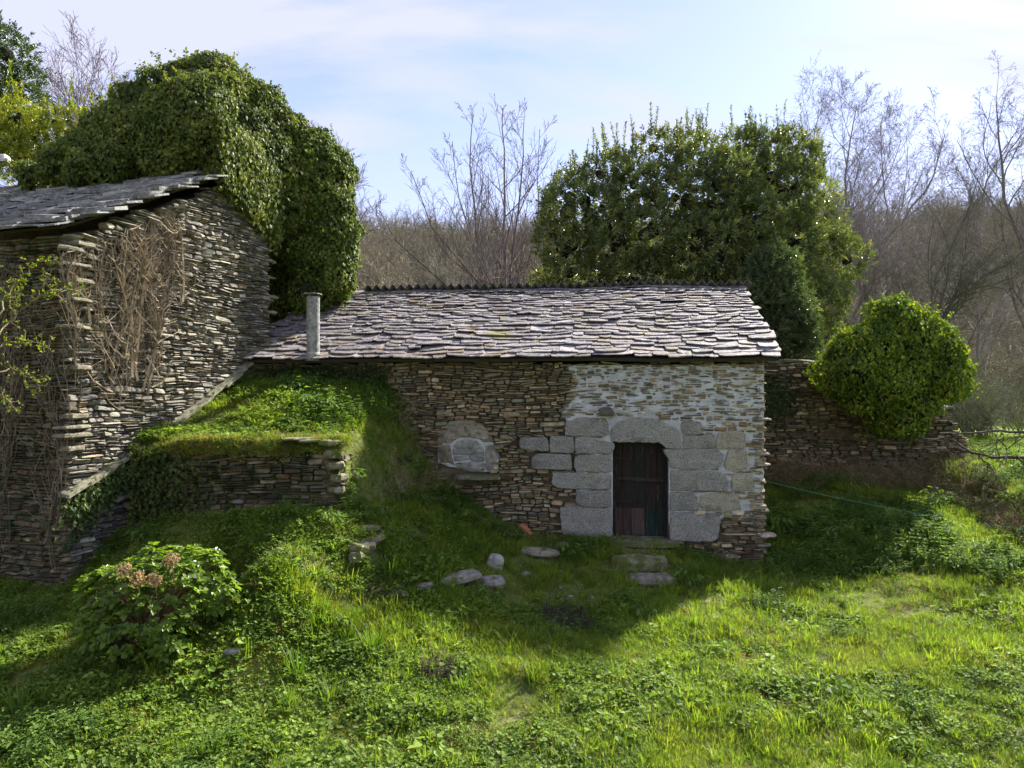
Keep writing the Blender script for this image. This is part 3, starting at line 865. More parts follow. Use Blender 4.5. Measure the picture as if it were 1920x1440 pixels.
acc = Acc(); box(acc, (-9, .1, -1.0), (-.1, .6, HE - .15), hw, mc)
hfront = acc.build('front_wall', M['mortar'], house)
acc = Acc()
rb = [hf([[GL - .1, .2, -.6]])[0], hf([[GL - .1, 9.0, -.6]])[0]]
V = np.array([rb[0], rb[1], rb[1] + [0, 0, HE + GL * HP + .3], rb[0] + [0, 0, HE + GL * HP + .3]]); acc.add(V, [[[0, 1, 2, 3]]], mc)
acc.build('back_wall', M['mortar'], house)

GBL = [((0.1702, 0.1527, 0.1191), 4), ((0.2189, 0.1967, 0.1532), 4), ((0.1337, 0.1192, 0.0964), 3), ((0.2554, 0.2086, 0.1361), 1.5), ((0.2918, 0.2682, 0.2156), 1.6), ((0.1845, 0.1397, 0.0939), 0.5)]
PR_G = protos(stone_proto, 48, GBL, M['schist_gable'], 'stone', 41)
def gable_st(px, py):
    q = (px - 960) / F
    t = (q * HC[1] - HC[0]) / (HU[0] - q * HU[1]); y = HC[1] + t * HU[1]
    return t, CZ - (py - 720) / F * y
hole = [gable_st(*p) for p in ((150, 935), (175, 905), (262, 868), (300, 880), (296, 935), (215, 945))]
def ok_g(s, z, l, h):
    if s - l / 2 < -.03 or s + l / 2 > GL + .10: return False
    if z > HE - .14 + s * HP: return False
    return not in_poly(s, z, hole)
items = wall_items(hf, -.02, GL + .06, -.5, HE + GL * HP, ok_g, 48, 14, rowh=(.05, .11), length=(.09, .36), out=.028, wav=.06)
place_pieces(items, PR_G, 'stone', M['schist_gable'], gable)
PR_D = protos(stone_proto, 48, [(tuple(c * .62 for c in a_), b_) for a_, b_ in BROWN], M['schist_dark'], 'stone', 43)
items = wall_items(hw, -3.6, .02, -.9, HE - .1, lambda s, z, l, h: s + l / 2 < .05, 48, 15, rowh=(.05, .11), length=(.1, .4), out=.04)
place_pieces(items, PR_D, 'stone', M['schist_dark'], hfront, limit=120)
# quoins: long slabs that stick out of both ends of the gable
r = random.Random(17)
for i, (px, py) in enumerate([(118, 470), (140, 462), (128, 500), (140, 530), (132, 565), (128, 615), (135, 690), (128, 780), (125, 800), (124, 815), (122, 840)]):
    t, z = gable_st(px + 22, py); a = Acc()
    c = hf([[max(.04, t - .1), -.02, z]])[0]
    rubble(a, c, (.26, .44 + r.uniform(-.1, .15), .05 + r.uniform(0, .04)), 120 + i, (.17, .15, .10), rot=-.32 + r.uniform(-.1, .1), n=9); a.build('quoin', M['schist_gable'], gable)
for i, (py, dx) in enumerate([(470, .08), (488, .16), (520, .12), (556, .20), (562, .06), (585, .16), (612, .14), (638, .05)]):
    t, z = gable_st(502, py); a = Acc()
    c = hf([[GL - .04 + dx, .2, z]])[0]
    rubble(a, c, (.52, .36, .05 + .03 * (i % 2)), 140 + i, (.22, .205, .13), rot=-.3); a.build('quoin', M['rock'], gable)
# drip course of mossy slabs running diagonally down the gable
A0 = gable_st(462, 678); A1 = gable_st(120, 922)
nd = 11
for i in range(nd):
    f0, f1 = i / nd, (i + 1.12) / nd
    a = Acc()
    def dp(f, n, dz):
        bow = -.10 * math.sin(f * math.pi)
        return (A0[0] + (A1[0] - A0[0]) * f, n, A0[1] + (A1[1] - A0[1]) * f + bow + dz)
    jz = r.uniform(-.02, .02); out = -.16 - r.uniform(0, .07)
    V = [dp(f0, .06, jz), dp(f0, out, jz - .03), dp(f0, out, jz - .07), dp(f0, .06, jz - .06), dp(f1, .06, jz), dp(f1, out + .02, jz - .03), dp(f1, out + .02, jz - .08), dp(f1, .06, jz - .06)]
    a.add(hf(np.array(V)), [[[0, 4, 5, 1], [1, 5, 6, 2], [2, 6, 7, 3], [0, 1, 2, 3], [7, 6, 5, 4]]], (.24, .225, .15)); a.build('drip_slab', M['rock'], gable)
# broken opening under the course: weathered lintel timber and tumbled slabs
a = Acc(); t0 = gable_st(222, 890); t1 = gable_st(282, 862)
V = []
for (s_, z_) in (t0, t1):
    for y_, dz in ((-.22, -.05), (-.22, .04), (.05, .06), (.05, -.06)): V.append((s_, y_, z_ + dz))
a.add(hf(np.array(V)), [[[3, 2, 1, 0], [4, 5, 6, 7], [0, 1, 5, 4], [1, 2, 6, 5], [2, 3, 7, 6], [3, 0, 4, 7]]], (.36, .33, .28)); a.build('lintel_timber', M['timber'], gable)
for i, (px, py, w) in enumerate([(232, 905, .5), (262, 922, .45), (225, 930, .5), (280, 905, .35), (190, 925, .4), (250, 940, .5)]):
    a = Acc(); s_, z_ = gable_st(px, py); rubble(a, hf([[s_, .0, z_]])[0], (.3, w, .09), 160 + i, (.17, .15, .12), rot=-.3 + .1 * i, tilt=(.15, .1)); a.build('tumbled_slab', M['schist_gable'], gable)
a = Acc(); V = hf(np.array([(p[0], .095, p[1]) for p in hole])); a.add(V, [np.arange(len(hole))[None, :]], (.05, .04, .03)); a.build('hollow_shade_sheet', M['mortar'], gable)  # flat sheet on the backing, standing in for the shade of a deep hole

# its roof
hr_o = np.array([HC[0], HC[1], 0.0])
RLh = (GL + .2) / math.cos(R(26))
def hroof(s, t, h):
    # s: along the eave (negative = left), t: up the slope
    d = -.28 + t * math.cos(R(26)) - h * math.sin(R(26))
    z = HE - .06 + t * math.sin(R(26)) + h * math.cos(R(26)) + .05 * mnoise.noise(Vector((s * .5, t * .5, 9))) + .03 * mnoise.noise(Vector((s * 1.6, t * 1.2, 3)))
    p = hr_o + np.array([.949, -.315, 0]) * s + np.array([.315, .949, 0]) * d
    p[2] = z; return p
acc = Acc(); sv = np.linspace(-9, -.12, 20); tv = np.linspace(.28, RLh, 10)
V = np.array([[hroof(s, t, -.02) for s in sv] for t in tv]).reshape(-1, 3); V2 = np.array([[hroof(s, t, -.06) for s in sv] for t in tv]).reshape(-1, 3)
q = (np.arange(9)[:, None] * 20 + np.arange(19)[None, :]).ravel(); top = np.stack([q, q + 1, q + 21, q + 20], -1)
acc.add(np.concatenate([V, V2]), [top, top[:, ::-1] + 200, np.array([[i, i + 200, i + 201, i + 1] for i in range(19)]), np.array([[j * 20 + 19, j * 20 + 219, j * 20 + 239, j * 20 + 39] for j in range(9)])], (.05, .04, .035))
hroof_o = acc.build('roof', M['deck'], house)
SLD = [((0.182, 0.175, 0.161), 4), ((0.238, 0.231, 0.217), 3), ((0.14, 0.133, 0.119), 3), ((0.28, 0.273, 0.252), 1.5)]
PR_H = protos(slate_proto, 40, SLD, M['slate_old'], 'slate', 61)
items = slate_items(hroof, -9, .2, RLh, .17, .15, (.3, .9), 32, thick=.038, nprot=40, jag=.16, skip=lambda a_, b_: b_ > 3.5 and a_ > -1.0)
place_pieces(items, PR_H, 'slate', M['slate_old'], hroof_o)
# white ridge stone at the far end of the roof
a = Acc(); rubble(a, P(6, 297, 15.6), (.24, .2, .17), 171, (.62, .6, .56), flat_top=False); a.build('ridge_stone', M['rock'], hroof_o)

# ------------------------------------------------------------------ retaining wall of the mound
rwall = empty('retaining_wall', (-4.4, 11.75, .9), 'dark damp drystone retaining wall holding up the grassy mound', 'retaining wall'); rwall['kind'] = 'thing'
rf = frame((0, 11.68), (1, 0), (0, 1)); rs = frame((-2.74, 11.68), (.06, .998), (-.998, .06))
acc = Acc(); box(acc, (-6.05, .09, .3), (-2.8, .3, 1.86), rf, mc); box(acc, (0.0, .09, .3), (.8, .3, 1.8), rs, mc)
rback = acc.build('wall_core', M['mortar'], rwall)
def top_r(s): return 1.93 + .05 * mnoise.noise(Vector((s * 2, 1, 1))) - .25 * max(0, -5.2 - s)
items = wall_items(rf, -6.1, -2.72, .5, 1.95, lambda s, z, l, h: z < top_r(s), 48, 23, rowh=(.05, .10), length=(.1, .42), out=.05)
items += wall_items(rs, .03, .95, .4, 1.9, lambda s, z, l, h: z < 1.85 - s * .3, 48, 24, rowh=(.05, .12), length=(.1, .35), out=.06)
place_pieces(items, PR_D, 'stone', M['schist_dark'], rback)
for i, (px, py, w, h) in enumerate([(625, 850, .34, .14), (628, 872, .3, .12), (622, 830, .4, .09), (590, 826, .5, .05), (560, 822, .6, .04), (634, 895, .24, .12), (632, 918, .26, .1)]):
    a = Acc(); p = P(px, py, 11.66); rubble(a, p, (w, .3, h), 180 + i, (.20, .18, .125), rot=.2 * i, flat_top=True, n=9); a.build('coping_stone', M['moss_rock'], rback)

# ------------------------------------------------------------------ garden wall behind on the right
gw0 = np.array([4.9, 18.9]); gw1 = np.array([11.2, 17.9]); gwu = (gw1 - gw0) / np.linalg.norm(gw1 - gw0)
gwf = frame(gw0, gwu, (-gwu[1], gwu[0])); GWL = float(np.linalg.norm(gw1 - gw0))
gwall = empty('garden_wall', (8.0, 18.4, .5), 'shaded high drystone garden wall beyond the cottage corner, ivy bush on top', 'wall'); gwall['kind'] = 'thing'
def gw_top(s): return 3.62 - .22 * min(1, max(0, s - .8)) + .12 * mnoise.noise(Vector((s * 1.3, 5, 1))) - 1.3 * max(0, s - 4.9) ** 1.2
acc = Acc()
nsx = 24; sv = np.linspace(0, GWL, nsx)
V = [(s, .1, -.2) for s in sv] + [(s, .1, gw_top(s) - .06) for s in sv] + [(s, .7, gw_top(s) - .06) for s in sv] + [(s, .7, -.2) for s in sv]
e = np.arange(nsx - 1); acc.add(gwf(np.array(V)), [np.concatenate([np.stack([e + i * nsx, e + 1 + i * nsx, e + 1 + (i + 1) * nsx, e + (i + 1) * nsx], 1) for i in range(3)])], mc)
gcore = acc.build('wall_core', M['mortar'], gwall)
put_holes = [(1.32, 2.02, .13, .2), (3.4, 1.63, .2, .12)]
def ok_w(s, z, l, h):
    for a_, b_, c_, d_ in put_holes:
        if abs(s - a_) < c_ + l * .4 and abs(z - b_) < d_: return False
    return z < gw_top(s)
items = wall_items(gwf, 0, GWL, .1, 3.9, ok_w, 48, 33, rowh=(.06, .12), length=(.1, .42), out=.05)
place_pieces(items, PR_C, 'stone', M['schist'], gcore)
for i in range(12):
    s = .3 + i * .5; a = Acc(); rubble(a, gwf([[s, .3, gw_top(s) + .03]])[0], (.5 + .1 * (i % 3), .6, .12), 200 + i, (.16, .15, .12), rot=-.1 + .07 * i, tilt=(.1 * (i % 3 - 1), .08)); a.build('coping_stone', M['moss_rock'], gcore)

# low bank wall on the right: tumbled stones along the terrace edge
bank = empty('bank_wall', (10.0, 14.0, .1), 'low tumbled stone bank between the yard and the bright field', 'bank wall'); bank['kind'] = 'thing'
r = random.Random(9)
for i in range(46):
    y = 10.6 + i * .16 + r.uniform(-.1, .1); x = 9.75 + .28 * r.random() - .2 * float(vnoise(np.array(y * 1.2), np.array(0.0), 15))
    z = float(H(x, y)); a = Acc(); rubble(a, (x, y, z + .03), (r.uniform(.2, .42), r.uniform(.25, .45), r.uniform(.1, .22)), 230 + i, (.13, .125, .09), rot=r.uniform(0, 3), tilt=(r.uniform(-.3, .3), r.uniform(-.2, .4)), flat_top=False)
    a.build('stone', M['moss_rock'], bank)

# ------------------------------------------------------------------ vegetation helpers
def leaves(acc, p, d, nn, L, W, col, shape='lance', fold=.25, droop=0.0):
    """many leaves at once: p base points, d directions, nn face normals"""
    p = np.asarray(p, float); d = nrm(np.asarray(d, float)); n = len(p)
    if n == 0: return
    x = nrm(np.cross(d, nn)); z = np.cross(x, d)
    L = np.broadcast_to(L, (n,))[:, None]; W = np.broadcast_to(W, (n,))[:, None]
    if shape == 'lance':
        tpl = [(0, 0, 0), (-.5, .45, 1), (0, 1, 0), (.5, .45, 1)]; fc = [[0, 2, 1], [0, 3, 2]]
    elif shape == 'ivy':
        tpl = [(0, 0, 0), (-.5, .08, 1), (-.36, .5, .7), (0, 1, 0), (.36, .5, .7), (.5, .08, 1)]; fc = [[0, 3, 2, 1], [0, 5, 4, 3]]
    elif shape == 'round':
        tpl = [(0, 0, 0), (-.42, .2, .8), (-.5, .6, 1), (0, 1, 0), (.5, .6, 1), (.42, .2, .8)]; fc = [[0, 3, 2, 1], [0, 5, 4, 3]]
    else:  # oval leaf with more body
        tpl = [(0, 0, 0), (-.38, .25, .8), (-.5, .55, 1), (-.25, .85, .5), (0, 1.02, -.1), (.25, .85, .5), (.5, .55, 1), (.38, .25, .8)]
        fc = [[0, 2, 1], [0, 4, 3, 2], [0, 6, 5, 4], [0, 7, 6]]
    m = len(tpl); V = np.empty((n, m, 3))
    for i, (a, b, c) in enumerate(tpl):
        V[:, i] = p + x * (a * W) + d * (b * L) + z * (c * fold * W) - np.array([0, 0, 1.0]) * (droop * b * b * L)
    base = (np.arange(n) * m)[:, None]
    faces = {}
    for f in fc: faces.setdefault(len(f), []).append(base + np.array(f)[None, :])
    col = np.asarray(col, float)
    C = np.repeat(np.broadcast_to(col, (n, 3)), m, axis=0)
    acc.add(V.reshape(-1, 3), [np.concatenate(v) for v in faces.values()], C)

def rdir(n, g): return nrm(g.normal(size=(n, 3)))

def blob_points(spheres, n, g, depth=.25, margin=.93):
    """points on the outside of a union of spheres (cx,cy,cz,r[,squash])"""
    S = np.array([s[:4] for s in spheres], float)
    w = S[:, 3] ** 2; idx = g.choice(len(S), size=n * 3, p=w / w.sum())
    d = rdir(n * 3, g); p = S[idx, :3] + d * S[idx, 3:4] * (1 - depth * g.random((n * 3, 1)) ** 2)
    q = S[idx, :3] + d * S[idx, 3:4]
    keep = np.ones(len(p), bool)
    for s in S: keep &= ((q - s[:3]) ** 2).sum(1) > (s[3] * margin) ** 2 * (1 - 1e-6)
    own = ((q - S[idx, :3]) ** 2).sum(1) > 0
    keep &= own
    return p[keep][:n], d[keep][:n]

def core_mesh(spheres, shrink, name, parent, col, seed):
    a = Acc(); r = random.Random(seed)
    for s in spheres:
        c = np.array(s[:3]); rad = s[3] * shrink; nu, nv = 14, 9
        V = []
        for j in range(nv + 1):
            ph = math.pi * j / nv
            for i in range(nu):
                th = 2 * math.pi * i / nu
                dv = np.array([math.sin(ph) * math.cos(th), math.sin(ph) * math.sin(th), math.cos(ph)])
                V.append(c + dv * rad * (1 + .12 * mnoise.noise(Vector(dv * 2 + c))))
        q = [[j * nu + i, j * nu + (i + 1) % nu, (j + 1) * nu + (i + 1) % nu, (j + 1) * nu + i] for j in range(nv) for i in range(nu)]
        a.add(np.array(V), [np.array(q)], col)
    return a.build(name, M['bark'], parent)

def pal(n, g, cols, wts, jit=.2):
    cols = np.array(cols, float); wts = np.array(wts, float)
    c = cols[g.choice(len(cols), size=n, p=wts / wts.sum())]
    return c * (1 + jit * g.uniform(-1, 1, (n, 1)))

def branch(out, p, d, L, r, lev, cfg, g):
    """recursive bare branch; out collects (level, points, radii)"""
    n = max(3, int(round(L / cfg['seg'][lev])))
    n = min(n, 9)
    pts = [p.copy()]; st = L / n
    for i in range(n):
        d = d + Vector((g.gauss(0, 1), g.gauss(0, 1), g.gauss(0, 1))) * cfg['wander'][lev] + Vector((cfg.get('lean', 0) * .05, 0, cfg['up'][lev]))
        d.normalize(); p = p + d * st; pts.append(p.copy())
    rad = [max(cfg.get('rmin', .004), r * (1 - .75 * i / n)) for i in range(n + 1)]
    out.append((lev, pts, rad))
    if lev + 1 >= len(cfg['n']): return
    k = cfg['n'][lev + 1]; k = int(k * g.uniform(.75, 1.25) + .5)
    for j in range(k):
        f = cfg['from'][lev] + (1 - cfg['from'][lev]) * (j + g.random()) / k
        i = min(n - 1, int(f * n)); q = pts[i].lerp(pts[i + 1], f * n - i)
        t = (pts[i + 1] - pts[i]).normalized()
        s = Vector((g.gauss(0, 1), g.gauss(0, 1), g.gauss(0, .7))); s = (s - t * s.dot(t)).normalized()
        ang = g.uniform(*cfg['ang'][lev]); nd = t * math.cos(ang) + s * math.sin(ang)
        ll = L * cfg['len'][lev] * (1.15 - .6 * f) * g.uniform(.7, 1.2)
        branch(out, q, nd, ll, rad[i] * cfg.get('rr', .6), lev + 1, cfg, g)

def tubes(out, lo, hi, col, g, sides=(7, 5, 4, 3, 3)):
    a = Acc()
    for lev, pts, rad in out:
        if lo <= lev <= hi:
            k = g.uniform(.75, 1.25); tube(a, [tuple(q) for q in pts], rad, sides[min(lev, 4)], tuple(c * k for c in col), cap=False)
    return a

CFG_ASH = dict(seg=[.9, .6, .4, .25], wander=[.04, .08, .12, .16], up=[.05, .10, .08, .05], n=[1, 20, 7, 4], **{'from': [.15, .2, .15, .1], 'ang': [(.45, .85), (.4, .9), (.4, .9)], 'len': [.42, .45, .45]}, rmin=.005, rr=.55)
CFG_BIRCH = dict(seg=[.9, .5, .35, .25, .2], wander=[.05, .14, .2, .24, .3], up=[.04, .10, .08, .05, .03], n=[1, 20, 8, 6, 3], **{'from': [.2, .15, .15, .1, .1], 'ang': [(.35, .8), (.4, .9), (.4, 1.0), (.4, 1.0)], 'len': [.45, .5, .5, .55]}, rmin=.0042, rr=.6)
CFG_DOME = dict(seg=[.8, .5, .35, .25], wander=[.05, .10, .14, .2], up=[.03, .05, .06, .05], n=[1, 30, 12, 8], **{'from': [.45, .25, .15, .1], 'ang': [(.5, 1.25), (.4, .9), (.4, .9)], 'len': [.75, .5, .45]}, rmin=.006, rr=.6)

def bare_tree(label, pix, d, r0, cfg, seed, col, group, tl=None):
    """trunk follows photograph pixels at a distance d; pix runs from the lowest visible point up"""
    g = random.Random(seed)
    w = [Vector(P(x, y, d)) for x, y in pix]
    base = Vector((w[0].x - (w[1].x - w[0].x) * .3, w[0].y, float(H(w[0].x, w[0].y)) - .1))
    ctrl = [base] + w
    pts = []
    for i in range(len(ctrl) - 1):
        m = max(2, int((ctrl[i + 1] - ctrl[i]).length / .7))
        for j in range(m): pts.append(ctrl[i].lerp(ctrl[i + 1], j / m) + Vector((g.gauss(0, .04), g.gauss(0, .06), 0)))
    pts.append(ctrl[-1]); n = len(pts) - 1
    rad = [max(.012, r0 * (1 - .88 * i / n)) for i in range(n + 1)]
    out = [(0, pts, rad)]
    tot = sum((pts[i + 1] - pts[i]).length for i in range(n))
    if tl: tot = tl
    k = cfg['n'][1]
    for j in range(k):
        f = cfg['from'][0] + (1 - cfg['from'][0]) * (j + g.random()) / k
        i = min(n - 1, int(f * n)); q = pts[i].lerp(pts[i + 1], f * n - i); t = (pts[i + 1] - pts[i]).normalized()
        s = Vector((g.gauss(0, 1), g.gauss(0, 1), g.gauss(0, .5))); s = (s - t * s.dot(t)).normalized()
        ang = g.uniform(*cfg['ang'][0]); nd = t * math.cos(ang) + s * math.sin(ang)
        branch(out, q, nd, tot * cfg['len'][0] * (1.08 - (.72 if tl else .78 if len(cfg['n']) > 4 else .93) * f) * g.uniform(.7, 1.2), rad[i] * .5, 1, cfg, g)
    e = empty('bare_tree', base, label, 'tree', group)
    tubes(out, 0, 0, tuple(c * .9 for c in col), g).build('trunk', M['bark'], e, smooth=True)
    tubes(out, 1, 9, col, g).build('crown', M['twig'], e)
    return e

def scatter(name, prot, pts, rot, scl, idx, kind='stuff', label=None):
    """one object whose points carry small plants (a mass nobody could count)"""
    col = bpy.data.collections.new(name + '_plants')
    for i, me in enumerate(prot):
        col.objects.link(bpy.data.objects.new('%s_%02d' % (name, i), me))
    me = bpy.data.meshes.new(name); n = len(pts)
    me.vertices.add(n); me.vertices.foreach_set('co', np.asarray(pts, np.float32).ravel())
    a = me.attributes.new('rot', 'FLOAT_VECTOR', 'POINT'); a.data.foreach_set('vector', np.asarray(rot, np.float32).ravel())
    a = me.attributes.new('scl', 'FLOAT', 'POINT'); a.data.foreach_set('value', np.asarray(scl, np.float32))
    a = me.attributes.new('idx', 'INT', 'POINT'); a.data.foreach_set('value', np.asarray(idx, np.int32))
    me.update()
    o = bpy.data.objects.new(name, me); COL.objects.link(o)
    props(o, label, None, None, kind)
    t = bpy.data.node_groups.new(name + '_nodes', 'GeometryNodeTree')
    t.interface.new_socket('Geometry', in_out='INPUT', socket_type='NodeSocketGeometry')
    t.interface.new_socket('Geometry', in_out='OUTPUT', socket_type='NodeSocketGeometry')
    gi = t.nodes.new('NodeGroupInput'); go = t.nodes.new('NodeGroupOutput')
    ip = t.nodes.new('GeometryNodeInstanceOnPoints'); ci = t.nodes.new('GeometryNodeCollectionInfo')
    ci.inputs['Collection'].default_value = col; ci.inputs['Separate Children'].default_value = True; ci.inputs['Reset Children'].default_value = True
    def na(nm, ty):
        x = t.nodes.new('GeometryNodeInputNamedAttribute'); x.data_type = ty; x.inputs['Name'].default_value = nm; return x.outputs['Attribute']
    t.links.new(gi.outputs[0], ip.inputs['Points']); t.links.new(ci.outputs[0], ip.inputs['Instance'])
    ip.inputs['Pick Instance'].default_value = True
    t.links.new(na('idx', 'INT'), ip.inputs['Instance Index']); t.links.new(na('rot', 'FLOAT_VECTOR'), ip.inputs['Rotation']); t.links.new(na('scl', 'FLOAT'), ip.inputs['Scale'])
    t.links.new(ip.outputs[0], go.inputs[0])
    md = o.modifiers.new('plants', 'NODES'); md.node_group = t
    return o

# ------------------------------------------------------------------ ivy over the old house
def ivy_thing(name, label, cat, spheres_px, n, seed, cols, wts, leaf=(.05, .10), base=None, depth=.35, core=.8, extra=None, group=None):
    g = np.random.default_rng(seed)
    sp = []
    for px, py, d, rp in spheres_px:
        c = P(px, py, d); sp.append((c[0], c[1], c[2], rp / F * d))
    e = empty(name, base if base is not None else sp[0][:3], label, cat, group)
    core_mesh(sp, core - (.12 if name == 'ivy_bush' else 0), 'shade_core', e, (.035, .03, .022), seed)  # near-black solid blobs stand in for shade and dead twigs inside the ivy
    p, nn = blob_points(sp, n, g, depth=.22)
    p = p + nn * (.12 * vnoise(p[:, 0] * 2.2 + p[:, 1] * 1.3, p[:, 2] * 2.2, seed) + .09 * vnoise(p[:, 0] * 5 + p[:, 1] * 3, p[:, 2] * 5, seed + 1) + np.abs(g.normal(0, .035, len(p))))[:, None]
    d = np.stack([g.normal(0, .45, len(p)), g.normal(0, .45, len(p)), -np.ones(len(p)) * .9], 1) + nn * .25
    f = nn + g.normal(0, .45, nn.shape) + np.array([0, 0, .35])
    L = g.uniform(leaf[0], leaf[1], len(p))
    C = pal(len(p), g, cols, wts)
    a = Acc(); leaves(a, p, d, nrm(f), L, L * g.uniform(.8, 1.05, len(p)), C, 'ivy', fold=.2)
    # loose runners that stick out of the surface
    k = n // (130 if name == 'ivy_bush' else 260); b0, bn = blob_points(sp, k, g, depth=.02)
    for q in range(len(b0)):
        m = 16; dr = nrm(bn[q] + g.normal(0, .45, 3) + np.array([0, 0, .25])); t = np.linspace(.05, 1, m)[:, None] * g.uniform(.15, .42)
        pp = b0[q] + dr * t + g.normal(0, .025, (m, 3)); LL = g.uniform(leaf[0], leaf[1], m) * .8
        leaves(a, pp, g.normal(0, .6, (m, 3)) + [0, 0, -.6], nrm(g.normal(0, .5, (m, 3)) + dr + [0, 0, .4]), LL, LL * .9, pal(m, g, cols, wts) * 1.1, 'ivy', fold=.2)
    if extra: extra(a, g)
    a.build('foliage', M['ivy'], e)
    return e, sp
IVYC = [(.13, .165, .04), (.17, .205, .052), (.095, .13, .034), (.24, .235, .08)]; IVYW = [4, 3, 3, 1.2]
rb = hf([[3.0, .4, HE + 3.0 * HP]])[0]
def overhang(a, g):
    # ivy hanging over the top corner of the gable
    n = 8000; u = g.random(n); v = g.random(n)
    px = 395 + 120 * u; py0 = 345 + 125 * u ** 1.1
    py = py0 - 10 - 130 * v + g.normal(0, 10, n)
    st = [gable_st(x, y) for x, y in zip(px, py)]
    p = hf(np.array([(s, -.04 - .16 * abs(b), z) for (s, z), b in zip(st, g.normal(0, .6, n))]))
    nv = np.array([HN[0], HN[1], .3]); d = np.stack([g.normal(0, .35, n), g.normal(0, .35, n), -np.ones(n)], 1)
    L = g.uniform(.055, .10, n)
    leaves(a, p, d, nrm(nv + g.normal(0, .4, (n, 3))), L, L * .95, pal(n, g, IVYC, IVYW), 'ivy', fold=.2)
ivy_thing('ivy_mound', 'huge dome of dark ivy engulfing the ridge of the old house', 'ivy',
    [(60, 326, 15.6, 24), (115, 312, 15.4, 38), (175, 296, 15.2, 54), (255, 270, 15.1, 76), (225, 300, 14.6, 46), (300, 230, 15.6, 74), (345, 192, 15.8, 74), (395, 180, 15.9, 72), (432, 205, 15.8, 72),
     (350, 262, 15.0, 84), (430, 280, 15.5, 98), (470, 300, 15.9, 90), (500, 330, 16.1, 80), (520, 390, 16.1, 62), (480, 370, 15.9, 60), (160, 318, 14.5, 36), (310, 300, 14.6, 44), (420, 325, 14.9, 46), (530, 270, 16.2, 52), (468, 232, 16.0, 74), (262, 222, 15.7, 56), (385, 260, 15.3, 110), (210, 262, 15.5, 50)],
    52000, 301, IVYC, IVYW, base=rb, extra=overhang)
ivy_thing('ivy_column', 'ivy clad column of foliage behind the flue pipe and cottage roof', 'ivy',
    [(575, 305, 16.6, 62), (610, 325, 16.6, 52), (600, 375, 16.5, 64), (612, 430, 16.5, 56), (600, 480, 16.5, 60), (618, 520, 16.5, 46), (570, 430, 16.8, 60), (585, 540, 16.4, 44), (555, 350, 16.8, 64), (530, 430, 17.2, 50), (535, 500, 17.2, 50), (545, 560, 17.0, 42), (520, 560, 17.4, 40)],
    32000, 302, [(.095, .135, .03), (.135, .18, .042), (.07, .10, .026), (.19, .205, .055)], [4, 3, 3, 1.5], base=P(600, 600, 16.5))
# yellow green ivy bush on top of the garden wall
gq = np.random.default_rng(304)
oq = [(1540, 690), (1555, 640), (1600, 605), (1640, 572), (1680, 558), (1720, 568), (1760, 592), (1795, 640), (1812, 700), (1795, 755), (1740, 795), (1690, 815), (1640, 795), (1590, 765), (1545, 725)]
def px_spheres(outline, n, rpx, d, dd, gq):
    xs = [p[0] for p in outline]; ys = [p[1] for p in outline]; out = []; k = 0
    while len(out) < n and k < 20000:
        k += 1; x, y = gq.uniform(min(xs), max(xs)), gq.uniform(min(ys), max(ys)); rp = gq.uniform(*rpx)
        if not all(in_poly(x + rp * .75 * math.cos(t), y + rp * .75 * math.sin(t), outline) for t in (0, .8, 1.57, 2.4, 3.14, 3.9, 4.71, 5.5)): continue
        u = min(1, math.hypot((x - (min(xs) + max(xs)) / 2) / (max(xs) - min(xs)) * 2, (y - (min(ys) + max(ys)) / 2) / (max(ys) - min(ys)) * 2))
        out.append((x, y, d - dd * math.sqrt(1 - u * u) * gq.uniform(.5, 1), rp))
    return out
e, sp = ivy_thing('ivy_bush', 'rounded yellow green ivy bush growing over the garden wall', 'bush', px_spheres(oq, 80, (16, 42), 17.9, 1.2, gq),
    27000, 303, [(.105, .165, .022), (.15, .21, .025), (.075, .12, .02), (.27, .29, .03)], [4, 3, 2.5, 1.3], leaf=(.05, .095), base=P(1690, 790, 17.6))

